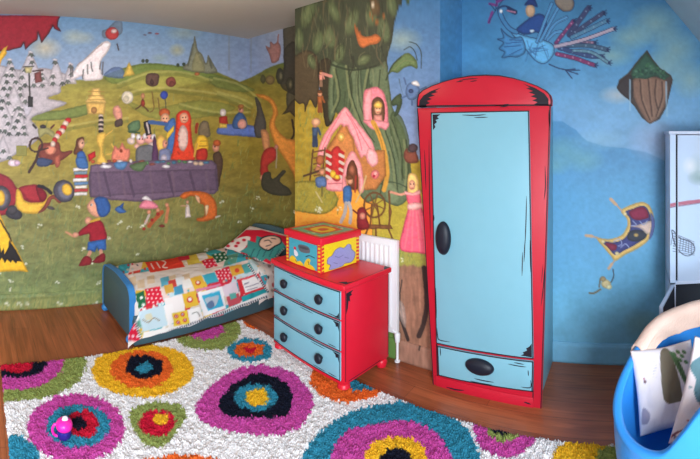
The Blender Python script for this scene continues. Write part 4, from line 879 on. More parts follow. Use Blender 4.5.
for i, (z0, z1) in enumerate(((.410, .566), (.240, .402), (.078, .232))):
    y1, y0 = CY1 - .014, CY0 + .018
    yy = [y1 + (y0 - y1) * k / N for k in range(N + 1)]
    F = lambda y, o=0: CX + bow(y) - .008 - o
    dr = MB().prism([(CX + .006 + bow(y), y, z0) for y in (y0, (y0 + y1) / 2, y1)] + [(F(y), y, z0) for y in yy], (0, 0, z1 - z0), .003)
    for za_ in (z0 + .001, z1 - .005): dr.ribbon([V3((F(y, .0008), y, za_)) for y in yy], [V3((F(y, .0008), y, za_ + (.006 if za_ > z0 + .01 else .005))) for y in yy], 1)
    dr.ribbon([V3((F(y0, .0008), y0 + .001, z0)), V3((F(y0, .0008), y0 + .001, z1))], [V3((F(y0 + .005, .0008), y0 + .006, z0)), V3((F(y0 + .005, .0008), y0 + .006, z1))], 1)
    def S(a, bz, a2, bz2, w=.004):
        q = [(a + (a2 - a) * k / 6, bz + (bz2 - bz) * k / 6) for k in range(7)]
        dr.ribbon([V3((F(y, .0009), y, z + w * min(1, .3 + min(k, 6 - k) / 2) / 2)) for k, (y, z) in enumerate(q)], [V3((F(y, .0009), y, z - w * min(1, .3 + min(k, 6 - k) / 2) / 2)) for k, (y, z) in enumerate(q)], 1)
    S(1.86 - .1 * i, z1 - .014, 1.74 - .1 * i, z1 - .016); S(1.80 - .08 * i, z0 + .014, 1.70 - .08 * i, z0 + .012); S(y1 - .01, z0 + .012, y1 - .07, z0 + .012); S(y0 + .09, z0 + .016, y0 + .03, z0 + .014)
    if i: dr.face([(F(y0 + .01, .0009), y0 + .008, z1 - .008), (F(y0 + .05, .0009), y0 + .055, z1 - .008), (F(y0 + .03, .0009), y0 + .035, z1 - .02), (F(y0 + .03, .0009), y0 + .032, z1 - .035), (F(y0 + .02, .0009), y0 + .018, z1 - .03), (F(y0 + .01, .0009), y0 + .008, z1 - .055)], 1)
    if i == 0: dr.face([(F(y0 + .01, .0009), y0 + .008, z0 + .008), (F(y0 + .045, .0009), y0 + .045, z0 + .008), (F(y0 + .02, .0009), y0 + .022, z0 + .02), (F(y0 + .01, .0009), y0 + .008, z0 + .04)], 1)
    do = dr.build('drawer', ['turq', 'ink'], ch, 40)
    for yk in (1.892, 1.572):
        MB().lathe((F(yk), yk, (z0 + z1) / 2 + .004), [(.011, .004), (.011, -.008), (.019, -.011), (.0265, -.018), (.028, -.026), (.025, -.034), (.016, -.039), (.001, -.041)], 28, 'x').build('knob', 'knob', do, 60)
for x, y in ((1.795, 2.020), (1.795, 1.442), (2.128, 2.020), (2.128, 1.442)):
    fz = 0.024 if x < 1.9 else 0.0
    MB().lathe((x, y, 0), [(.012, fz), (.028, fz + .003), (.037, .030), (.034, .046), (.024, .056), (.018, .060)], 26).build('foot', 'red', ch, 60)

turn(ch, -4.5, (CX, CY0), (1.738, 1.422))

# ------------------------------------------------------------------ toy box on the chest
BZ = CZ + .0305
BX0, BX1, BY0, BY1, BH = 1.80, 2.130, 1.612, 1.950, .168
bx = thing('toy_box', 'small lidded red and yellow wooden toy box with painted sides on the red chest', 'toy box', (1.95, 1.8, BZ))
MB().box(BX0, BX1, BY0, BY1, BZ, BZ + BH, .004).build('body', 'red', bx, 40)
def side(name, P, paint, C2):
    c = Canvas(P, C2=C2); paint(c); c.brush(.05, .4, .4); return c.build(name, 'gloss_print', bx)
def front(c):
    E, Pp, L = c.e, c.p, c.l
    c.C[:] = (206, 26, 44)
    Pp((226, 190, 40), [(0, 0), (7, 0), (7, 100), (0, 100)], False); Pp((226, 190, 40), [(93, 0), (100, 0), (100, 100), (93, 100)], False)
    for k in range(7):
        Pp((206, 30, 44), [(0, 4 + k * 14), (7, 2 + k * 14), (7, 8 + k * 14), (0, 10 + k * 14)], False); Pp((206, 30, 44), [(93, 4 + k * 14), (100, 2 + k * 14), (100, 8 + k * 14), (93, 10 + k * 14)], False)
    Pp((64, 160, 180), [(9, 4), (91, 4), (91, 97), (9, 97)], False)
    Pp((96, 96, 104), [(38, 22), (66, 18), (70, 40), (44, 46)], True); Pp((70, 70, 78), [(42, 26), (64, 23), (66, 30), (44, 33)], True)
    E((206, 40, 60), 27, 40, 4, 6); Pp((226, 220, 226), [(25, 46), (33, 50), (37, 62), (31, 70), (25, 64)], True)
    Pp((228, 190, 40), [(12, 97), (14, 78), (22, 72), (30, 78), (34, 88), (44, 82), (52, 97)], True); Pp((228, 190, 40), [(56, 97), (58, 76), (66, 62), (73, 66), (70, 80), (80, 86), (84, 97)], True)
    L((40, 40, 50), [(28, 84), (33, 92)], 1.6); L((40, 40, 50), [(66, 72), (68, 84)], 1.6); L((30, 40, 60), [(60, 58), (70, 50), (84, 52)], 3)
def flank(c):
    c.C[:] = (232, 206, 34)
    pts = [(20, 96), (22, 80), (14, 70), (16, 52), (26, 46), (34, 30), (46, 24), (58, 30), (68, 20), (76, 26), (78, 42), (88, 60), (86, 80), (76, 92), (60, 90), (50, 97)]
    c.p((146, 150, 200), pts, True); q = cat_rom(pts); c.l((84, 84, 130), list(map(tuple, q)) + [tuple(q[0])], 1.6, False)
    for q in (((34, 52), (44, 60), (56, 56)), ((60, 66), (70, 74)), ((30, 74), (40, 82))): c.l((90, 92, 140), q, 1.6)
    c.p((206, 30, 44), [(92, 0), (100, 0), (100, 100), (92, 100)], False)
    for k in range(7): c.p((232, 200, 40), [(92, 3 + k * 14), (100, 5 + k * 14), (100, 11 + k * 14), (92, 9 + k * 14)], False)
    c.p((206, 30, 44), [(0, 0), (6, 0), (6, 100), (0, 100)], False)
    for k in range(7): c.p((232, 200, 40), [(0, 5 + k * 14), (6, 3 + k * 14), (6, 9 + k * 14), (0, 11 + k * 14)], False)
def lidtop(c):
    c.C[:] = (206, 34, 44)
    c.p((96, 160, 130), [(6, 6), (94, 6), (94, 94), (6, 94)], False); r = random.Random(3)
    for _ in range(46): c.e(r.choice([(60, 120, 110), (206, 196, 80), (186, 60, 60), (200, 210, 190)]), r.uniform(8, 92), r.uniform(8, 92), r.uniform(2, 5), r.uniform(1.5, 4), r.uniform(0, 90), .8)
    c.p((200, 36, 46), [(22, 22), (78, 22), (78, 78), (22, 78)], False); c.p((228, 190, 50), [(32, 34), (68, 30), (70, 66), (34, 70)], True)
    c.p((206, 60, 50), [(44, 42), (60, 40), (58, 60), (44, 58)], True)
u = np.linspace(0, 100, 90); U, Vv = np.meshgrid(u, u[::-1]); UV = np.stack([U, Vv], -1)
g = np.linspace(0, 1, 90); A, B = np.meshgrid(g, g)
side('front_picture', np.stack([np.full_like(A, BX0 - .001), BY1 - .004 - (BY1 - BY0 - .008) * A, BZ + .004 + (BH - .006) * B], -1), front, UV)
side('side_picture', np.stack([BX0 + .004 + (BX1 - BX0 - .008) * A, np.full_like(A, BY0 - .001), BZ + .004 + (BH - .006) * B], -1), flank, UV)
lid = MB().box(BX0 - .010, BX1 + .008, BY0 - .010, BY1 + .010, BZ + BH, BZ + BH + .040, .005, seg=3).build('lid', 'red', bx, 40)
UT = np.stack([U, 100 - Vv], -1)
cc = Canvas(np.stack([BX0 + .002 + (BX1 - BX0 - .004) * B, BY1 - .002 - (BY1 - BY0 - .004) * A, np.full_like(A, BZ + BH + .0408)], -1), C2=UT); lidtop(cc); cc.brush(.05, .4, .4)
cc.build('lid_picture', 'gloss_print', lid)

turn(bx, -5.5, (BX0, BY0), (1.782, 1.630))

# ------------------------------------------------------------------ radiator
rd = thing('radiator', 'white ribbed panel radiator on the chimney breast behind the red chest', 'radiator', (XB, 1.6, .14))
RX0, RX1, RY0, RY1, RZ0, RZ1 = 2.189, 2.224, 1.376, 1.86, .17, .752
p = MB().box(RX0 + .010, RX0 + .02, RY0, RY1, RZ0, RZ1, .004).box(RX1 - .010, RX1, RY0, RY1, RZ0, RZ1, .004)
for y in np.arange(RY0 + .045, RY1 - .02, .036):
    p.prism([(RX0 + .011, y - .013, RZ0 + .03), (RX0, y - .007, RZ0 + .045), (RX0, y + .007, RZ0 + .045), (RX0 + .011, y + .013, RZ0 + .03)], (0, 0, RZ1 - RZ0 - .075), .003)
p.build('panel', 'radiator', rd, 40)
MB().box(RX0 + .004, RX1, RY0 - .008, RY0 + .002, RZ0 + .01, RZ1 + .004, .003).build('end_cap', 'radiator', rd, 40)
MB().box(RX0 + .004, RX1, RY1 - .002, RY1 + .008, RZ0 + .01, RZ1 + .004, .003).build('end_cap', 'radiator', rd, 40)
gr = MB().box(RX0 + .006, RX1, RY0, RY1, RZ1 - .002, RZ1 + .006, .002)
for y in np.arange(RY0 + .03, RY1 - .02, .022): gr.box(RX0 + .016, RX1 - .008, y, y + .010, RZ1 + .004, RZ1 + .008, 0)
gr.build('top_grille', 'radiator', rd, 40)
for y in (RY0 + .1, RY1 - .13): MB().box(RX1 - .001, XB, y, y + .03, .3, .66, .002).build('bracket', 'radiator', rd, 40)
v = MB().lathe((2.203, RY0 - .006, .150), [(.013, -.03), (.016, -.02), (.018, .0), (.018, .022), (.014, .03), (.001, .032)], 20).tube([(2.203, RY0 + .03, .185), (2.203, RY0 + .01, .18), (2.203, RY0 - .004, .165)], .009)
v.build('valve', 'radiator', rd, 60)
MB().tube([(2.203, RY0 - .006, .0), (2.203, RY0 - .006, .07), (2.203, RY0 - .006, .13)], .0085).lathe((2.203, RY0 - .006, 0), [(.018, 0), (.018, .006), (.010, .010)], 20).build('pipe', 'radiator', rd, 60)
# ------------------------------------------------------------------ rug
RGX0, RGX1, RGY0, RGY1 = .14, 1.87, .03, 2.525
rug = thing('shaggy_rug', 'cream shaggy rug with bright ringed circles covering the laminate floor', 'rug', (1.0, 1.28, 0))
def rug_paint(c):
    c.C[:] = (232, 226, 226)
    W = {'pk': (196, 76, 156), 'tl': (52, 134, 160), 'ol': (142, 152, 84), 'ye': (234, 180, 44), 'or': (226, 104, 44), 'bk': (26, 28, 42), 'rd': (196, 30, 56)}
    def R(k, *q): c.e(W[k], *q, aa=.9)
    R('ol', 16, 363, 70, 37); R('pk', 16, 363, 47, 26); R('bk', 17, 363, 29, 13.5); R('rd', 17, 364, 16.5, 8)
    R('ye', 143, 370, 51, 26.5); R('or', 142, 368.5, 31, 18.5); R('bk', 144.5, 366, 18.5, 12); R('tl', 144, 367.5, 8, 5)
    R('ol', 207, 330, 33, 20); R('pk', 204, 328, 20, 10.5); R('or', 262, 322, 18, 8)
    R('pk', 76, 427, 49, 34); R('tl', 78, 425, 32, 21); R('rd', 83, 423, 15.5, 14); R('bk', 78, 422.5, 8.5, 6.5)
    c.p(W['ol'], [(130, 412), (145, 403), (164, 401), (180, 405), (187, 414), (180, 426), (170, 440), (157, 447), (142, 440), (132, 424)]); R('rd', 157, 422, 18, 13); R('ye', 161, 418, 9, 5.5)
    c.p(W['pk'], [(196, 405), (210, 386), (232, 370), (262, 364), (292, 372), (310, 390), (313, 408), (300, 426), (276, 434), (244, 433), (216, 426), (199, 417)])
    c.p(W['bk'], [(219, 402), (230, 386), (255, 373), (278, 377), (290, 388), (292, 404), (282, 416), (250, 417), (226, 414)])
    R('tl', 256, 396.5, 21.5, 14); R('ye', 257.5, 396, 11.5, 9)
    R('tl', 250, 350, 22.5, 12); R('or', 249, 349, 15, 7); R('rd', 250, 349.5, 6, 3)
    R('or', 348, 378, 38, 24); R('tl', 361, 381, 20, 9.5)
    c.p(W['tl'], [(303, 470), (312, 440), (340, 416), (378, 404), (408, 401), (440, 409), (463, 424), (474, 440), (478, 470), (440, 520), (360, 520)])
    c.p(W['pk'], [(333, 470), (334, 446), (350, 428), (378, 423), (400, 419), (425, 424), (442, 440), (452, 462), (440, 500), (360, 500)])
    c.p(W['ye'], [(364, 470), (366, 452), (376, 440), (396, 436), (416, 439), (426, 452), (428, 480), (396, 500), (372, 490)]); R('bk', 396, 468, 19, 21)
    R('pk', 505, 427, 33, 29); R('ol', 504, 427, 17.5, 14); R('bk', 503, 426, 11, 8)
    R('ye', 586, 462, 35, 25); R('ol', 614, 458, 18, 14); R('tl', 540, 490, 30, 24)
    R('tl', 6, 462, 34, 29); R('or', 186, 482, 68, 28); R('pk', 240, 500, 40, 26); R('ol', 60, 500, 40, 26)
    # beyond the bottom of the photograph the pattern simply goes on
    R('or', 250, 620, 70, 60); R('ye', 470, 560, 50, 44); R('bk', 250, 620, 30, 26); R('pk', 120, 600, 50, 44); R('tl', 380, 700, 60, 60)
RZ = .024
gx, gy = np.arange(RGX0, RGX1 + .001, .007), np.arange(RGY0, RGY1 + .001, .007)
X, Y = np.meshgrid(gx, gy)
edge = np.minimum(np.minimum(X - RGX0, RGX1 - X), np.minimum(Y - RGY0, RGY1 - Y))
Zr = .008 + (RZ - .008) * np.clip(edge / .02, 0, 1) ** .5
lump = fbm(X * 55, Y * 55, 3, 2)
PR = np.stack([X, Y, Zr], -1)
c = Canvas(np.stack([X, Y, np.full_like(X, .03)], -1), warp=3.0, wscale=38, seed=17); rug_paint(c)
colors = c.linear().reshape(len(gy), len(gx), 3)
P2 = PR.copy(); P2[..., 2] += (lump - .5) * .016 * np.clip(edge / .02, 0, 1)
Fq = quads(len(gy), len(gx))
base = mesh_np('backing', P2.reshape(-1, 3), Fq, (colors * .9).reshape(-1, 3), 'shag', rug)
# tufts: tapered strands leaning in clumps
def tufts(n):
    tx, ty = RNG.uniform(RGX0, RGX1, n), RNG.uniform(RGY0, RGY1, n)
    ix = np.clip(((tx - RGX0) / .007).round().astype(int), 0, len(gx) - 1); iy = np.clip(((ty - RGY0) / .007).round().astype(int), 0, len(gy) - 1)
    z0 = P2[iy, ix, 2] - .006
    cl1 = fbm(tx * 26, ty * 26, 51, 2) * 2 * PI * 2.2; an = cl1 + RNG.normal(0, .6, n)
    ln = RNG.uniform(.011, .020, n); le = RNG.uniform(.2, .8, n); w = RNG.uniform(.0026, .0046, n)
    dx, dy = np.cos(an), np.sin(an)
    mid = np.stack([tx + dx * ln * le * .45, ty + dy * ln * le * .45, z0 + ln * .62], -1)
    tip = np.stack([tx + dx * ln * le, ty + dy * ln * le, z0 + ln * (.95 - .35 * le)], -1)
    V, C = [], []
    col = colors[iy, ix] * RNG.uniform(.82, 1.1, n)[:, None]
    for k in range(3):
        a = an + 2 * PI * k / 3
        V.append(np.stack([tx + np.cos(a) * w, ty + np.sin(a) * w, z0], -1))
    for k in range(3):
        a = an + 2 * PI * k / 3
        V.append(mid + np.stack([np.cos(a) * w * .9, np.sin(a) * w * .9, 0 * w], -1))
    V.append(tip)
    V = np.stack(V, 1).reshape(-1, 3); o = np.arange(n)[:, None, None] * 7
    T = []
    for k in range(3):
        a, b2 = k, (k + 1) % 3
        T += [(a, b2, b2 + 3), (a, b2 + 3, a + 3), (a + 3, b2 + 3, 6)]
    F = (o + np.array(T)[None]).reshape(-1, 3)
    return V, F, np.clip(np.repeat(col, 7, 0), 0, .93)
V, F, C = tufts(84000)
pile = mesh_np('pile', V, F, C, 'shag', rug, kind='stuff')

# ------------------------------------------------------------------ bed
BF, BHD, BN, BFY = .998, 2.49, 2.565, 3.205        # foot x, head x, near y, far y
bed = thing('toddler_bed', 'low navy toddler bed along the mural wall with a pale blue edged footboard', 'bed', (1.75, 2.88, 0))
def end_board(y0, y1, h):
    pts = []
    r = .09
    pts += [(y0, .05), (y0, h - r)] + [(y0 + r - r * math.cos(a), h - r + r * math.sin(a)) for a in np.linspace(.15, PI / 2, 7)]
    m = [(y0 + r + (y1 - y0 - 2 * r) * t, h + .018 * math.sin(PI * t)) for t in np.linspace(.1, .9, 8)]
    pts += m + [(y1 - r + r * math.cos(a), h - r + r * math.sin(a)) for a in np.linspace(PI / 2, .15, 7)] + [(y1, h - r), (y1, .05)]
    return pts
pts = end_board(2.598, 3.212, .392)
fb = MB().prism([(BF + .004, y, z) for y, z in [(a + (2.87 - a) * .028, b - .008 if b > .2 else b) for a, b in pts]], (.036, 0, 0), .003).build('footboard', 'bed_navy', bed, 40)
rim = MB(); O = pts; I = [(a + (2.87 - a) * .03, b - (.009 if b > .06 else 0)) for a, b in pts]
for i in range(len(O) - 1):
    rim.prism([(BF, *O[i]), (BF, *O[i + 1]), (BF, *I[i + 1]), (BF, *I[i])], (.046, 0, 0), 0)
rim.build('footboard_rim', 'bed_blue', fb, None)
hpts = end_board(2.545, 3.215, .565)
MB().prism([(BHD, y, z) for y, z in hpts], (.03, 0, 0), .004).build('headboard', 'bed_navy', bed, 40)
for y in (2.628, BFY - .02):
    for x in (BF + .015, BHD + .015): MB().ball((x, y, .03), .03, 24).build('foot', 'bed_blue', bed, 60)
for y in (BN - .004, BFY - .022): MB().box(BF + .02, BHD + .01, y, y + .024, .012, .205, .005).build('side_rail', 'bed_navy', bed, 40)
MB().box(BF + .02, BHD, BN + .02, BFY - .02, .14, .17, .004).build('slat_base', 'bed_navy', bed, 40)
mt = MB().box(BF + .035, BHD - .004, BN + .012, BFY - .012, .17, .30, .03, seg=4).build('mattress', 'mattress', bed, 40)

def drape(name, x0, x1, nx, prof, puff, paint, parent, jit=.012, seed=2, res2=.0):
    """cloth laid over the bed: prof = list of (y, z) across the bed, x along it"""
    pr = cat_rom(prof, 10, False); d = np.r_[0, np.cumsum(np.linalg.norm(np.diff(pr, axis=0), axis=1))]
    tt = np.linspace(0, d[-1], int(d[-1] / .0075)); py, pz = np.interp(tt, d, pr[:, 0]), np.interp(tt, d, pr[:, 1])
    gx_ = np.linspace(x0, x1, nx); Xg, T = np.meshgrid(gx_, tt)
    Yg = np.interp(T, tt, py); Zg = np.interp(T, tt, pz)
    e = np.clip(np.minimum(Xg - x0, x1 - Xg) / .06, 0, 1) ** .5
    n = fbm(Xg * 7 + 3, T * 9 + 5, seed, 3) - .5
    Zg = Zg + n * puff + (e - 1) * .03
    Yg = Yg + (fbm(Xg * 9, T * 4, seed + 5, 2) - .5) * .03 * np.clip((.30 - Zg) / .15, 0, 1)
    P = np.stack([Xg, Yg, Zg], -1)
    return P, T / d[-1]
# printed sheet seen at the head end
P, T = drape('sheet', 2.06, 2.475, 70, [(3.19, .24), (3.17, .325), (3.05, .345), (2.85, .35), (2.68, .345), (2.575, .315), (2.553, .24), (2.548, .10)], .02, None, bed, seed=9)
c = Canvas(P, (224, 206, 196), warp=.4); r = random.Random(6)
for _ in range(150):
    x, y = r.uniform(205, 292), r.uniform(225, 305)
    c.e(r.choice([(190, 60, 60), (206, 80, 80), (70, 130, 130), (150, 120, 110), (190, 40, 50)]), x, y, r.uniform(.8, 2.4), r.uniform(.8, 1.8), r.uniform(0, 90), .8)
for k in range(24): c.p((60, 52, 60) if k % 2 else (220, 212, 206), [(224 + k * 1.9, 249 + k * 1.15), (226 + k * 1.9, 250.1 + k * 1.15), (225 + k * 1.9, 252.8 + k * 1.15), (223 + k * 1.9, 251.7 + k * 1.15)], False)
sheet = c.build('bed_sheet', 'fabric', None, flip=True)
tag(sheet, 'cream printed sheet showing between the patchwork quilt and the pillow on the bed', 'sheet')
# patchwork quilt
quilt = None
P, T = drape('quilt', 1.046, 2.15, 170, [(3.20, .22), (3.175, .345), (3.07, .385), (2.88, .398), (2.70, .385), (2.60, .350), (2.553, .285), (2.537, .19), (2.532, .058)], .03, None, bed, seed=4)
P[..., 2] += np.clip((P[..., 0] - 1.5) / .7, 0, 1) * .012 * (T < .8)
P[..., 0] -= np.clip((T - .80) / .12, 0, 1) * np.clip((1.35 - P[..., 0]) / .3, 0, 1) * .085      # the corner hangs past the foot end
# slant the hem up towards the head end as the quilt is pulled that way
P[..., 2] = np.where(T > .8, P[..., 2] + (P[..., 0] - 1.0) / 1.15 * .06 * (T - .8) / .2, P[..., 2])
c = Canvas(P, (226, 214, 208), warp=.35, wscale=30); r = random.Random(11)
zq = zf(100, 220, 3.533)
Pq = lambda col, *pts: c.p(col, zq(*pts), False)
pal = [(206, 60, 50), (60, 160, 176), (232, 224, 216), (216, 170, 60), (206, 190, 170), (186, 206, 210), (196, 40, 60), (90, 150, 130), (226, 200, 190)]
for j in range(9):
    for i in range(15):
        x0, y0 = 96 + i * 12.5 + j * -2.5, 262 - i * 3.4 + j * 10.5
        cl_ = r.choice(pal); c.p(cl_, [(x0, y0), (x0 + 12.5, y0 - 3.4), (x0 + 10, y0 + 7.1), (x0 - 2.5, y0 + 10.5)], False)
        for _ in range(5): c.e(r.choice(pal + [(60, 60, 80)]), x0 + r.uniform(1, 10), y0 + r.uniform(-1, 8), r.uniform(.6, 1.7), r.uniform(.5, 1.4), r.uniform(0, 90), .85)
def dots(col, n, x0, x1, y0, y1, rad, seed):
    rr = random.Random(seed); k = int(math.sqrt(n)) or 1
    for a in range(k):
        for b_ in range(k):
            x = x0 + (a + .5 + .3 * (b_ % 2)) * (x1 - x0) / k; y = y0 + (b_ + .5) * (y1 - y0) / k; q = zq((x, y))[0]; c.e(col, *q, rad, rad * .85, a=.95)
Pq((212, 200, 190), (85, 195), (350, 150), (420, 190), (330, 240), (90, 250))
for q in [(100, 205), (130, 215), (165, 200), (240, 200), (290, 195), (330, 200)]: Pq((206, 180, 150), q, (q[0] + 26, q[1] - 8), (q[0] + 30, q[1] + 22), (q[0] + 3, q[1] + 28))
Pq((210, 56, 40), (155, 142), (270, 118), (300, 165), (178, 186))
for q in (((200, 150), (212, 168)), ((216, 142), (232, 150), (222, 166), (238, 168)), ((180, 155), (190, 172))): c.l((226, 200, 190), zq(*q), 1.3)
Pq((60, 160, 170), (352, 112), (400, 100), (432, 112), (395, 128)); Pq((206, 180, 70), (300, 128), (345, 118), (360, 150), (312, 160))
Pq((190, 40, 60), (270, 122), (310, 114), (318, 138), (280, 146)); Pq((214, 206, 200), (340, 118), (370, 110), (384, 135), (352, 146))
Pq((36, 92, 62), (393, 122), (440, 112), (456, 138), (414, 152)); dots((220, 220, 210), 9, 400, 448, 116, 148, 1.1, 1)
Pq((206, 36, 60), (358, 144), (400, 134), (416, 162), (376, 172)); dots((226, 206, 206), 9, 364, 410, 140, 168, .8, 2)
Pq((210, 34, 58), (158, 244), (212, 234), (224, 290), (170, 302)); dots((232, 216, 216), 20, 160, 222, 240, 298, 1.0, 3)
Pq((34, 96, 62), (108, 272), (154, 248), (164, 302), (112, 322)); dots((226, 226, 216), 6, 112, 158, 262, 312, 1.7, 4)
for q, cl_ in (((212, 206), (90, 160, 180)), ((240, 216), (196, 70, 60)), ((266, 206), (214, 214, 214)), ((226, 232), (206, 160, 70)), ((260, 236), (70, 140, 170)), ((290, 214), (226, 220, 214))): Pq(cl_, q, (q[0] + 30, q[1] - 8), (q[0] + 36, q[1] + 22), (q[0] + 6, q[1] + 30))
Pq((60, 158, 178), (360, 195), (404, 184), (420, 216), (378, 228)); Pq((206, 36, 60), (406, 180), (456, 164), (466, 204), (420, 216)); dots((232, 214, 214), 16, 408, 460, 170, 212, .9, 5)
Pq((216, 170, 60), (318, 206), (358, 196), (376, 234), (334, 246)); c.e((190, 60, 40), *zq((346, 222))[0], 2.6, 2.4); c.e((226, 210, 190), *zq((346, 220))[0], 1.4, 1.4)
Pq((214, 160, 60), (456, 164), (500, 156), (512, 186), (468, 200)); c.e((200, 70, 50), *zq((484, 178))[0], 2.4, 2.2); Pq((80, 160, 160), (500, 160), (528, 150), (545, 180), (512, 190))
Pq((230, 220, 216), (224, 280), (290, 262), (302, 322), (242, 338)); Pq((216, 172, 56), (290, 262), (336, 250), (350, 300), (302, 314)); c.e((206, 80, 60), *zq((318, 282))[0], 3.2, 3); c.e((226, 220, 214), *zq((318, 280))[0], 1.8, 1.6)
Pq((206, 120, 150), (336, 246), (424, 224), (430, 232), (342, 254)); Pq((230, 226, 226), (344, 256), (430, 234), (446, 312), (366, 342)); Pq((58, 164, 196), (360, 268), (422, 250), (438, 302), (382, 322)); c.p((170, 180, 190), zq((370, 280), (400, 270), (420, 268), (410, 300), (390, 308)), True); c.p((90, 110, 140), zq((376, 300), (396, 284), (404, 304), (388, 314)), True)
Pq((214, 196, 206), (430, 234), (480, 216), (492, 256), (442, 272)); Pq((190, 80, 90), (446, 272), (490, 258), (498, 292), (456, 308)); Pq((90, 160, 150), (456, 262), (480, 256), (484, 274), (462, 282))
Pq((206, 50, 60), (484, 212), (560, 188), (585, 240), (498, 268)); Pq((230, 224, 222), (500, 214), (556, 196), (576, 236), (514, 258))
for q in (((510, 226), (552, 212)), ((514, 238), (560, 224)), ((520, 248), (556, 238))): c.l((120, 110, 130), zq(*q), .7, False)
Pq((40, 150, 156), (498, 272), (586, 240), (600, 254), (505, 292))
Pq((188, 208, 216), (132, 322), (224, 300), (240, 372), (152, 396)); c.l((140, 120, 90), zq((150, 350), (170, 362), (190, 346), (210, 356)), 1); c.p((206, 200, 170), zq((160, 336), (180, 330), (184, 350), (164, 354)), True)
Pq((232, 224, 220), (224, 302), (258, 296), (266, 362), (240, 372)); Pq((218, 186, 60), (254, 330), (308, 318), (318, 368), (264, 386))
for q in ((270, 340), (292, 334), (276, 362), (300, 354), (286, 376)): c.e((200, 60, 50), *zq(q)[0], 2.2, 2.0); c.e((226, 220, 200), *zq(q)[0], 1.1, 1.0); c.e((60, 90, 140), *zq(q)[0], .6, .6)
Pq((232, 226, 222), (308, 318), (352, 306), (366, 344), (320, 366)); c.l((120, 120, 110), zq((326, 330), (344, 326), (352, 340)), .9)
Pq((230, 224, 220), (318, 366), (500, 292), (590, 255), (592, 268), (322, 378), (150, 424), (152, 396))
for k in range(9): q = (130 + k * 11, 318 - k * 3); Pq(r.choice([(206, 50, 60), (232, 226, 220), (60, 140, 160)]), q, (q[0] + 8, q[1] - 2), (q[0] + 9, q[1] + 5), (q[0] + 1, q[1] + 7))
Pq((206, 30, 60), (86, 345), (118, 320), (148, 430), (88, 425)); dots((232, 216, 220), 12, 92, 140, 340, 425, 1.4, 6)
def stripe(a, b_, n, w):
    a, b_ = np.array(a), np.array(b_); t = (b_ - a) / n; nn = np.array((-t[1], t[0])) / np.linalg.norm(t) * w
    for k in range(n):
        p0, p1 = a + t * k, a + t * (k + .5 if k < n else 1)
        c.p((230, 226, 226), [tuple(p0), tuple(p0 + t), tuple(p0 + t + nn), tuple(p0 + nn)], False); c.p((34, 32, 44), [tuple(p0), tuple(p1), tuple(p1 + nn), tuple(p0 + nn)], False)
stripe(zq((150, 424))[0], zq((592, 266))[0], 58, 2.6); stripe(zq((112, 312))[0], zq((150, 426))[0], 15, 2.2)
stripe(zq((592, 256))[0], zq((520, 160))[0], 16, 1.8)
q_ = c.build('patchwork_quilt', 'fabric', None, flip=True)
tag(q_, 'patchwork quilt of bright printed squares with a black and white striped edge on the bed', 'quilt')

def pillow(name, cen, ax, ay, nrm, L, W, H, paint, base, parent=None, n=64, jit=.006, seed=1, ears=.06, m='fabric'):
    """stuffed rectangle: two faces that meet in a seam; ax/ay span it, nrm points to its printed face"""
    cen, ax, ay, nrm = [np.array(v, float) for v in (cen, ax, ay, nrm)]
    u = np.linspace(-1, 1, n); U, Vv = np.meshgrid(u, u)
    k = (1 - np.abs(U) ** 2.6) * (1 - np.abs(Vv) ** 2.6); h = np.clip(k, 0, 1) ** .5
    pinch = 1 - ears * (1 - np.abs(U * Vv) ** 1.5) * np.maximum(U ** 4, Vv ** 4)
    wr_ = (fbm(U * 3 + 8, Vv * 3 + 4, seed, 3) - .5)
    out = []
    for sgn in (1, -1):
        D = sgn * H / 2 * h * (1 + .35 * wr_)
        out.append(cen + (U * pinch * L / 2)[..., None] * ax + (Vv * pinch * W / 2)[..., None] * ay + D[..., None] * nrm)
    cs = []
    for P_, s in zip(out, (0, 1)):
        c = Canvas(P_, base)
        if s == 0: paint(c)
        cs.append(c.linear())
    V = np.concatenate([out[0].reshape(-1, 3), out[1].reshape(-1, 3)])
    F = np.concatenate([quads(n, n), quads(n, n, True) + n * n])
    o = mesh_np(name, V, F, np.concatenate(cs), m, parent)
    b = bmesh.new(); b.from_mesh(o.data); bmesh.ops.remove_doubles(b, verts=b.verts[:], dist=1e-5); bmesh.ops.recalc_face_normals(b, faces=b.faces[:]); b.to_mesh(o.data); b.free()
    o.data.polygons.foreach_set('use_smooth', [True] * len(o.data.polygons))
    return o
def pp(c):
    z = zf(240, 180, 5.74)
    c.p((206, 34, 56), [(228, 246), (246, 230), (262, 230), (300, 240), (300, 275), (262, 272), (236, 262)], False)
    c.p((224, 208, 200), z((-90, 380), (0, 330), (60, 330), (20, 400), (-40, 459), (-90, 470)), True)
    for q in ((232, 241), (238, 243), (244, 240), (236, 246), (228, 246)): c.e((196, 44, 60), *q, 2.0, 1.4)
    c.p((64, 136, 130), z((0, 410), (40, 385), (45, 345), (90, 360), (95, 320), (140, 335), (200, 315), (232, 340), (262, 380), (268, 430), (250, 459), (215, 450), (190, 475), (150, 450), (120, 475), (90, 445), (50, 450), (40, 425)), False)
    c.p((30, 40, 46), z((106, 370), (118, 335), (150, 320), (190, 318), (232, 330), (238, 362), (200, 385), (165, 408), (128, 396)), True)
    c.p((216, 176, 152), z((112, 370), (124, 340), (155, 326), (190, 322), (226, 334), (230, 360), (196, 378), (162, 400), (132, 390)), True)
    for q in (((140, 350), (165, 345), (180, 360)), ((180, 335), (205, 338)), ((150, 380), (175, 372))): c.l((50, 44, 50), z(*q), .8)
    for k in range(5): c.l((40, 80, 84), z((60 + k * 36, 440), (74 + k * 36, 410), (82 + k * 36, 396)), .8)
ax = Vector((.10, -.995, -.02)).normalized(); ay = Vector((.90, .08, .43)).normalized(); nr = ay.cross(ax).normalized()
if nr.z < 0: nr = -nr
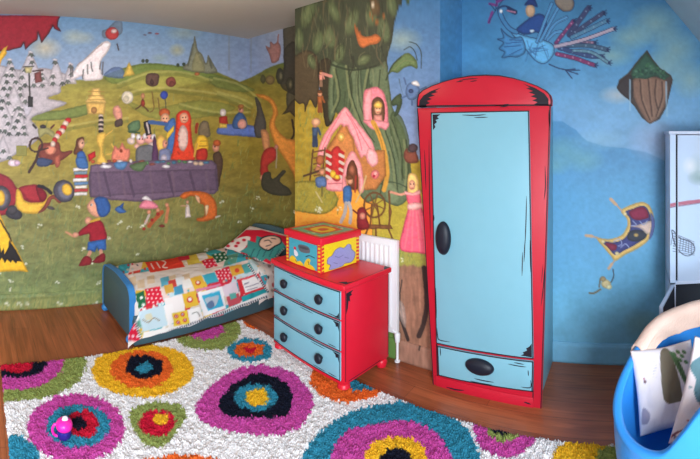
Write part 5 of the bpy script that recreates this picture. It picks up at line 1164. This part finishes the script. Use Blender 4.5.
o = pillow('bed_pillow', (2.305, 2.85, .458), ax, ay, nr, .60, .37, .10, pp, (222, 206, 198), seed=3)
tag(o, 'red and cream pillow with a teal splash leaning on the bed headboard', 'pillow')

# ------------------------------------------------------------------ cup on the rug
cx_, cy_ = .392, 1.850; cz = .036
cup = thing('toddler_cup', 'pink and violet lidded toddler cup with a side handle standing on a rug circle', 'cup', (cx_, cy_, cz))
MB().lathe((cx_, cy_, cz), [(.001, 0), (.024, .001), (.031, .008), (.034, .022), (.033, .036), (.029, .046), (.001, .048)], 32).build('body', 'violet', cup, 60)
lidc = MB().lathe((cx_, cy_, cz), [(.001, .042), (.033, .043), (.038, .050), (.039, .062), (.035, .073), (.025, .081), (.001, .084)], 32).build('lid', 'pink', cup, 60)
MB().lathe((cx_ + .004, cy_, cz), [(.013, .080), (.011, .088), (.009, .095), (.001, .098)], 20, sx=1.2, sy=.8).build('spout', 'spout', lidc, 60)
hx_ = Vector((-.98, .12, 0)).normalized()
MB().tube([Vector((cx_, cy_, cz)) + hx_ * a + Vector((0, 0, b)) for a, b in ((.034, .064), (.046, .062), (.053, .050), (.054, .034), (.048, .020), (.036, .011), (.028, .013))], .0062, 12).build('handle', 'pink', cup, 60)

# ------------------------------------------------------------------ tub chair with cushions and throw
TC = np.array((1.52, -.235)); TR = .272
_rt = np.array([-200, -180, -150, -120, -80, -40, -7, 25, 42, 65, 92, 120, 150, 165, 180, 210], float)
_rz = np.array([.50, .575, .64, .70, .715, .69, .658, .60, .535, .46, .415, .395, .415, .49, .575, .65])
_fine = cat_rom(np.stack([_rt, _rz], 1), 12, False)
def rim_z(x, y): return np.interp(np.degrees(np.arctan2(y - TC[1], x - TC[0])), _fine[:, 0], _fine[:, 1])
tub = thing('tub_chair', 'bright blue moulded plastic tub chair with a high scooped back', 'chair', (TC[0], TC[1], 0))
nth, nk = 96, 26
th = np.linspace(0, 2 * PI, nth, endpoint=False)
def shell(rb, off, z0, ks):
    rows = []
    for k in ks:
        r = rb + (TR + off - rb) * (1 - (1 - k) ** 2.1); x = TC[0] + r * np.cos(th); y = TC[1] + r * np.sin(th)
        zr = rim_z(TC[0] + TR * np.cos(th), TC[1] + TR * np.sin(th))
        rows.append(np.stack([x, y, z0 + (zr - z0) * k ** 1.25], -1))
    return rows
ks = np.linspace(0, 1, nk)
outer = shell(.172, .014, .012, ks); inner = shell(.14, -.014, .20, ks[::-1])
lip = []
for a in np.linspace(.0, PI, 7)[1:-1]:
    r = TR + .020 * math.cos(a); x = TC[0] + r * np.cos(th); y = TC[1] + r * np.sin(th)
    lip.append(np.stack([x, y, rim_z(TC[0] + TR * np.cos(th), TC[1] + TR * np.sin(th)) + .018 * math.sin(a)], -1))
bottom = [np.stack([TC[0] + r * np.cos(th), TC[1] + r * np.sin(th), np.full(nth, z)], -1) for r, z in ((.001, .0), (.15, .0), (.195, .003))]
seat = [np.stack([TC[0] + r * np.cos(th), TC[1] + r * np.sin(th), np.full(nth, z)], -1) for r, z in ((.12, .196), (.001, .195))]
G = np.array(bottom + outer + lip + inner + seat)
mesh_np('shell', G.reshape(-1, 3), quads(*G.shape[:2], wrap=True), None, 'tub', tub)
# fleece over the back rim
def throw():
    ths = np.radians(np.linspace(46, -118, 110)); n = 34
    rows = []
    for i, s in enumerate(np.linspace(0, 1, n)):
        x0, y0 = TC[0] + TR * np.cos(ths), TC[1] + TR * np.sin(ths); zr = rim_z(x0, y0)
        wob = (fbm(np.degrees(ths) * .06 + 9, np.full_like(ths, s * 3), 6, 3) - .5)
        if s < .34: q = (.34 - s) / .34; r = TR + .030 + .004 * wob; z = zr - q * (.035 + .02 * np.sin(ths * 9))
        elif s < .62:
            a = (s - .34) / .28 * PI; r = TR + .030 * math.cos(a); z = zr + .026 * math.sin(a) + .006 * wob
        else: q = (s - .62) / .38; dep = .014 + .045 * np.clip((.80 - ths) / .7, 0, 1) + .02 * wob; r = TR - .030 - .03 * q; z = zr - q * dep
        rows.append(np.stack([TC[0] + (r + .006 * wob) * np.cos(ths), TC[1] + (r + .006 * wob) * np.sin(ths), z], -1))
    return np.array(rows)
Tg = throw()
o = mesh_np('throw_blanket', Tg.reshape(-1, 3), quads(*Tg.shape[:2], flip=True), None, 'throw')
sm = o.modifiers.new('thick', 'SOLIDIFY'); sm.thickness = .006; sm.offset = 0
tag(o, 'beige fleece throw draped over the back rim of the blue tub chair', 'throw')
tgc = MB().box(0, .028, 0, .004, 0, .012, .001)
o2 = tgc.build('care_label', 'radiator', None); o2.parent = o; o2.location = (1.705, -.045, .505); o2.rotation_euler = (0, .3, 2.2)
def c1(c):
    c.p((112, 102, 88), [(660.5, 352), (668, 349), (674, 362), (680, 382), (682, 399), (675, 403), (667, 403), (663, 396), (661, 375)], True)
    for q in (((670, 352), (678, 368), (686, 384)), ((673, 354), (682, 370), (688, 388)), ((676, 360), (682, 376), (690, 390))): c.l((92, 122, 84), q, 1.8); c.l((60, 84, 60), [(a + 1.2, b) for a, b in q], .8)
    for q in ((674, 354), (678, 352), (682, 356), (680, 360), (686, 362), (676, 358), (684, 352)): c.e((96, 132, 90), *q, 2.6, 1.6, 40)
    for k in range(6): c.l((170, 166, 176), [(653, 362 + k * 3), (656.5, 362 + k * 3)], .5, False, .7)
    c.p((140, 136, 160), [(643, 408), (650, 414), (648, 423), (642, 424)], True, .8); c.e((110, 80, 90), 645, 382, 1.4, 1.6); c.e((150, 70, 80), 644, 379, 1, .8)
def c2(c):
    r = random.Random(2)
    c.p((96, 130, 140), [(690, 366), (702, 356), (720, 360), (720, 410), (700, 404), (694, 392), (696, 380)], True)
    for _ in range(26): c.e(r.choice([(180, 60, 70), (110, 140, 150), (90, 90, 110), (150, 60, 70), (70, 100, 110)]), r.uniform(668, 715), r.uniform(372, 440), r.uniform(.8, 2.6), r.uniform(.8, 2), r.uniform(0, 90), .8)
    c.l((120, 60, 70), [(672, 436), (678, 432), (684, 430)], 1.6)
TL, TRt, BL = Vector((1.742, -.018, .512)), None, None
ax = Vector((-.06, -.98, .02)).normalized(); nrm = Vector((-.84, .08, .52)); nrm = (nrm - ax * nrm.dot(ax)).normalized(); ay = nrm.cross(ax)
if ay.z < 0: ay = -ay
ca_, sa_ = math.cos(math.radians(8)), math.sin(math.radians(8)); ax, ay = ax * ca_ + ay * sa_, ay * ca_ - ax * sa_
o = pillow('printed_cushion', (1.625, -.155, .430), ax, ay, nrm, .255, .29, .08, c1, (226, 218, 226), seed=5)
tag(o, 'white cushion printed with a brown trunk and green leaves in the blue tub chair', 'cushion', 'cushions in the tub chair')
ax = Vector((-.18, -.94, -.27)).normalized(); nrm = Vector((-.86, .16, .36)); nrm = (nrm - ax * nrm.dot(ax)).normalized(); ay = nrm.cross(ax)
if ay.z < 0: ay = -ay
o = pillow('printed_cushion', (1.41, -.318, .50), ax, ay, nrm, .27, .34, .08, c2, (226, 214, 218), seed=8)
tag(o, 'white cushion with teal and red speckled print nearest the front of the tub chair', 'cushion', 'cushions in the tub chair')

# ------------------------------------------------------------------ white cupboard under the slope
KX, KY0, KY1, KH = 2.25, -.80, -.232, 1.442
cab = thing('white_cupboard', 'white cupboard under the sloping ceiling with a net painted on its upper door', 'cupboard', (2.4, -.5, 0))
k = MB().box(KX, XW - .02, KY1 - .032, KY1, 0, KH - .018, .002).box(KX, XW - .02, KY0, KY0 + .018, 0, KH - .018, .002).box(XW - .03, XW - .02, KY0, KY1, 0, KH - .018, .002)
k.box(KX, XW - .02, KY0, KY1, .60, .618, .002).box(KX + .02, XW - .02, KY0, KY1, .06, .078, .002)
k.build('carcass', 'cab_white', cab, 40)
MB().box(KX - .006, XW - .02, KY0 - .006, KY1 + .006, KH - .018, KH, .003).build('top', 'cab_white', cab, 40)
MB().box(XW - .05, XW - .031, KY0 + .02, KY1 - .02, .08, .598, 0).build('back_shade', 'cab_dark', cab)  # dark sheet for the shade at the back of the cupboard
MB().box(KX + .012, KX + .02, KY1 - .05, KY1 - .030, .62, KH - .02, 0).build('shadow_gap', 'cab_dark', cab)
MB().box(KX + .002, KX + .018, KY0 + .02, KY1 - .042, .608, KH - .022, .002).build('upper_door', 'cab_white', cab, 40)
door_up = cab.children[-1] if cab.children else None
door_up = bpy.data.objects['upper_door']
gy_ = np.arange(KY0 + .022, KY1 - .0435, .004); gz_ = np.arange(.611, KH - .024, .004)
def net_paint(c):
    c.soft((168, 192, 200), 697, 170, 12, 18, .9); c.soft((226, 232, 240), 690, 166, 8, 10, .8); c.soft((120, 150, 150), 700, 178, 14, 8, .6); c.soft((190, 206, 214), 720, 150, 30, 40, .5)
    c.soft((176, 190, 216), 700, 290, 60, 30, .5)
    c.l((176, 104, 126), [(660, 207), (680, 203.5), (700, 201), (760, 192)], 3.4, False); c.l((110, 70, 90), [(660, 209), (700, 203), (760, 194)], .7, False)
    r = random.Random(8)
    net = cat_rom([(672, 230), (680, 238), (689, 241), (694, 246), (694, 252), (688, 256), (681, 253), (675, 244)])
    c.l((50, 56, 74), list(map(tuple, net)) + [tuple(net[0])], .8, False)
    for k_ in range(8):
        c.l((60, 66, 84), [(673 + k_ * 2.6, 233 + k_ * 1.4), (671 + k_ * 2.9, 245 + k_ * 1.3)], .45, False, .9); c.l((60, 66, 84), [(673, 233 + k_ * 2.6), (694, 242 + k_ * 1.9)], .45, False, .9)
c = Canvas(plane_x(KX + .0012, gy_, gz_), (186, 210, 238), warp=.3); net_paint(c)
c.build('painted_net', 'mural', door_up)
c = Canvas(plane_x(KX - .0008, np.linspace(KY1 - .031, KY1 - .001, 12), gz_), (186, 210, 238), warp=.3); net_paint(c)
c.build('painted_edge', 'mural', bpy.data.objects['cupboard_carcass'] if 'cupboard_carcass' in bpy.data.objects else cab)
# lower door, swung open
h0, h1 = Vector((KX - .004, KY1 - .006, 0)), Vector((1.965, -.150, 0)); dd = (h1 - h0).normalized(); nn = Vector((-dd.y, dd.x, 0)) * .018
if nn.y < 0: nn = -nn
ld = MB().prism([h0 + Vector((0, 0, .07)), h1 + Vector((0, 0, .07)), h1 - nn + Vector((0, 0, .07)), h0 - nn + Vector((0, 0, .07))], (0, 0, .535), .003).build('lower_door', 'cab_white', cab, 40)
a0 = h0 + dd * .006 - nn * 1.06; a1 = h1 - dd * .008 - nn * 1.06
MB().prism([a0 + Vector((0, 0, .078)), a1 + Vector((0, 0, .078)), a1 - nn * .05 + Vector((0, 0, .078)), a0 - nn * .05 + Vector((0, 0, .078))], (0, 0, .519), 0).build('door_inner_shade', 'cab_dark', ld)  # dark sheet standing for shade on the door's inner face

# ------------------------------------------------------------------ light and camera
def light(name, kind, loc, energy, col, **kw):
    d = bpy.data.lights.new(name, kind); d.energy = energy; d.color = col
    for k_, v_ in kw.items(): setattr(d, k_, v_)
    o = bpy.data.objects.new(name, d); COL.objects.link(o); o.location = loc; return o
light('ceiling_lamp', 'POINT', (1.3, 2.05, 2.26), 13, (1.0, .78, .56), shadow_soft_size=.10)
w_ = light('window_daylight', 'AREA', (XMIN + .02, (WY0 + WY1) / 2, (WZ0 + WZ1) / 2), 44, (.78, .90, 1.0), shape='RECTANGLE', size=.6, size_y=.66)
w_.rotation_euler = (0, -PI / 2, 0)
k_ = light('added_roof_daylight', 'AREA', sl((KX0 + KX1) / 2, (KT0 + KT1) / 2, .016), 160, (.82, .92, 1.0), shape='RECTANGLE', size=1.05, size_y=.85)  # area light of the added roof window
k_.rotation_euler = Vector((0, .755, -.656)).to_track_quat('-Z', 'Y').to_euler()
wd = bpy.data.worlds.new('World'); SC.world = wd; wd.use_nodes = True
wd.node_tree.nodes['Background'].inputs['Color'].default_value = (.62, .76, 1, 1); wd.node_tree.nodes['Background'].inputs['Strength'].default_value = .6

cam = bpy.data.cameras.new('camera'); co = bpy.data.objects.new('camera', cam); COL.objects.link(co); SC.camera = co
co.location = (0, 0, HC)
a_mid = (AX0 - 350.0) / FOC
co.rotation_euler = (PI / 2, 0, a_mid - PI / 2)
cam.type = 'PANO'; cam.panorama_type = 'CENTRAL_CYLINDRICAL'
hu = 350.0 / FOC
cam.central_cylindrical_range_u_min = -hu; cam.central_cylindrical_range_u_max = hu
cam.central_cylindrical_range_v_min = (HOR - 459.0) / FOC; cam.central_cylindrical_range_v_max = HOR / FOC
cam.central_cylindrical_radius = 1.0
cam.clip_start = .05
vs = SC.view_settings; vs.view_transform = 'Standard'; vs.look = 'None'; vs.gamma = 1.0; vs.exposure = 0.14; vs.use_curve_mapping = False
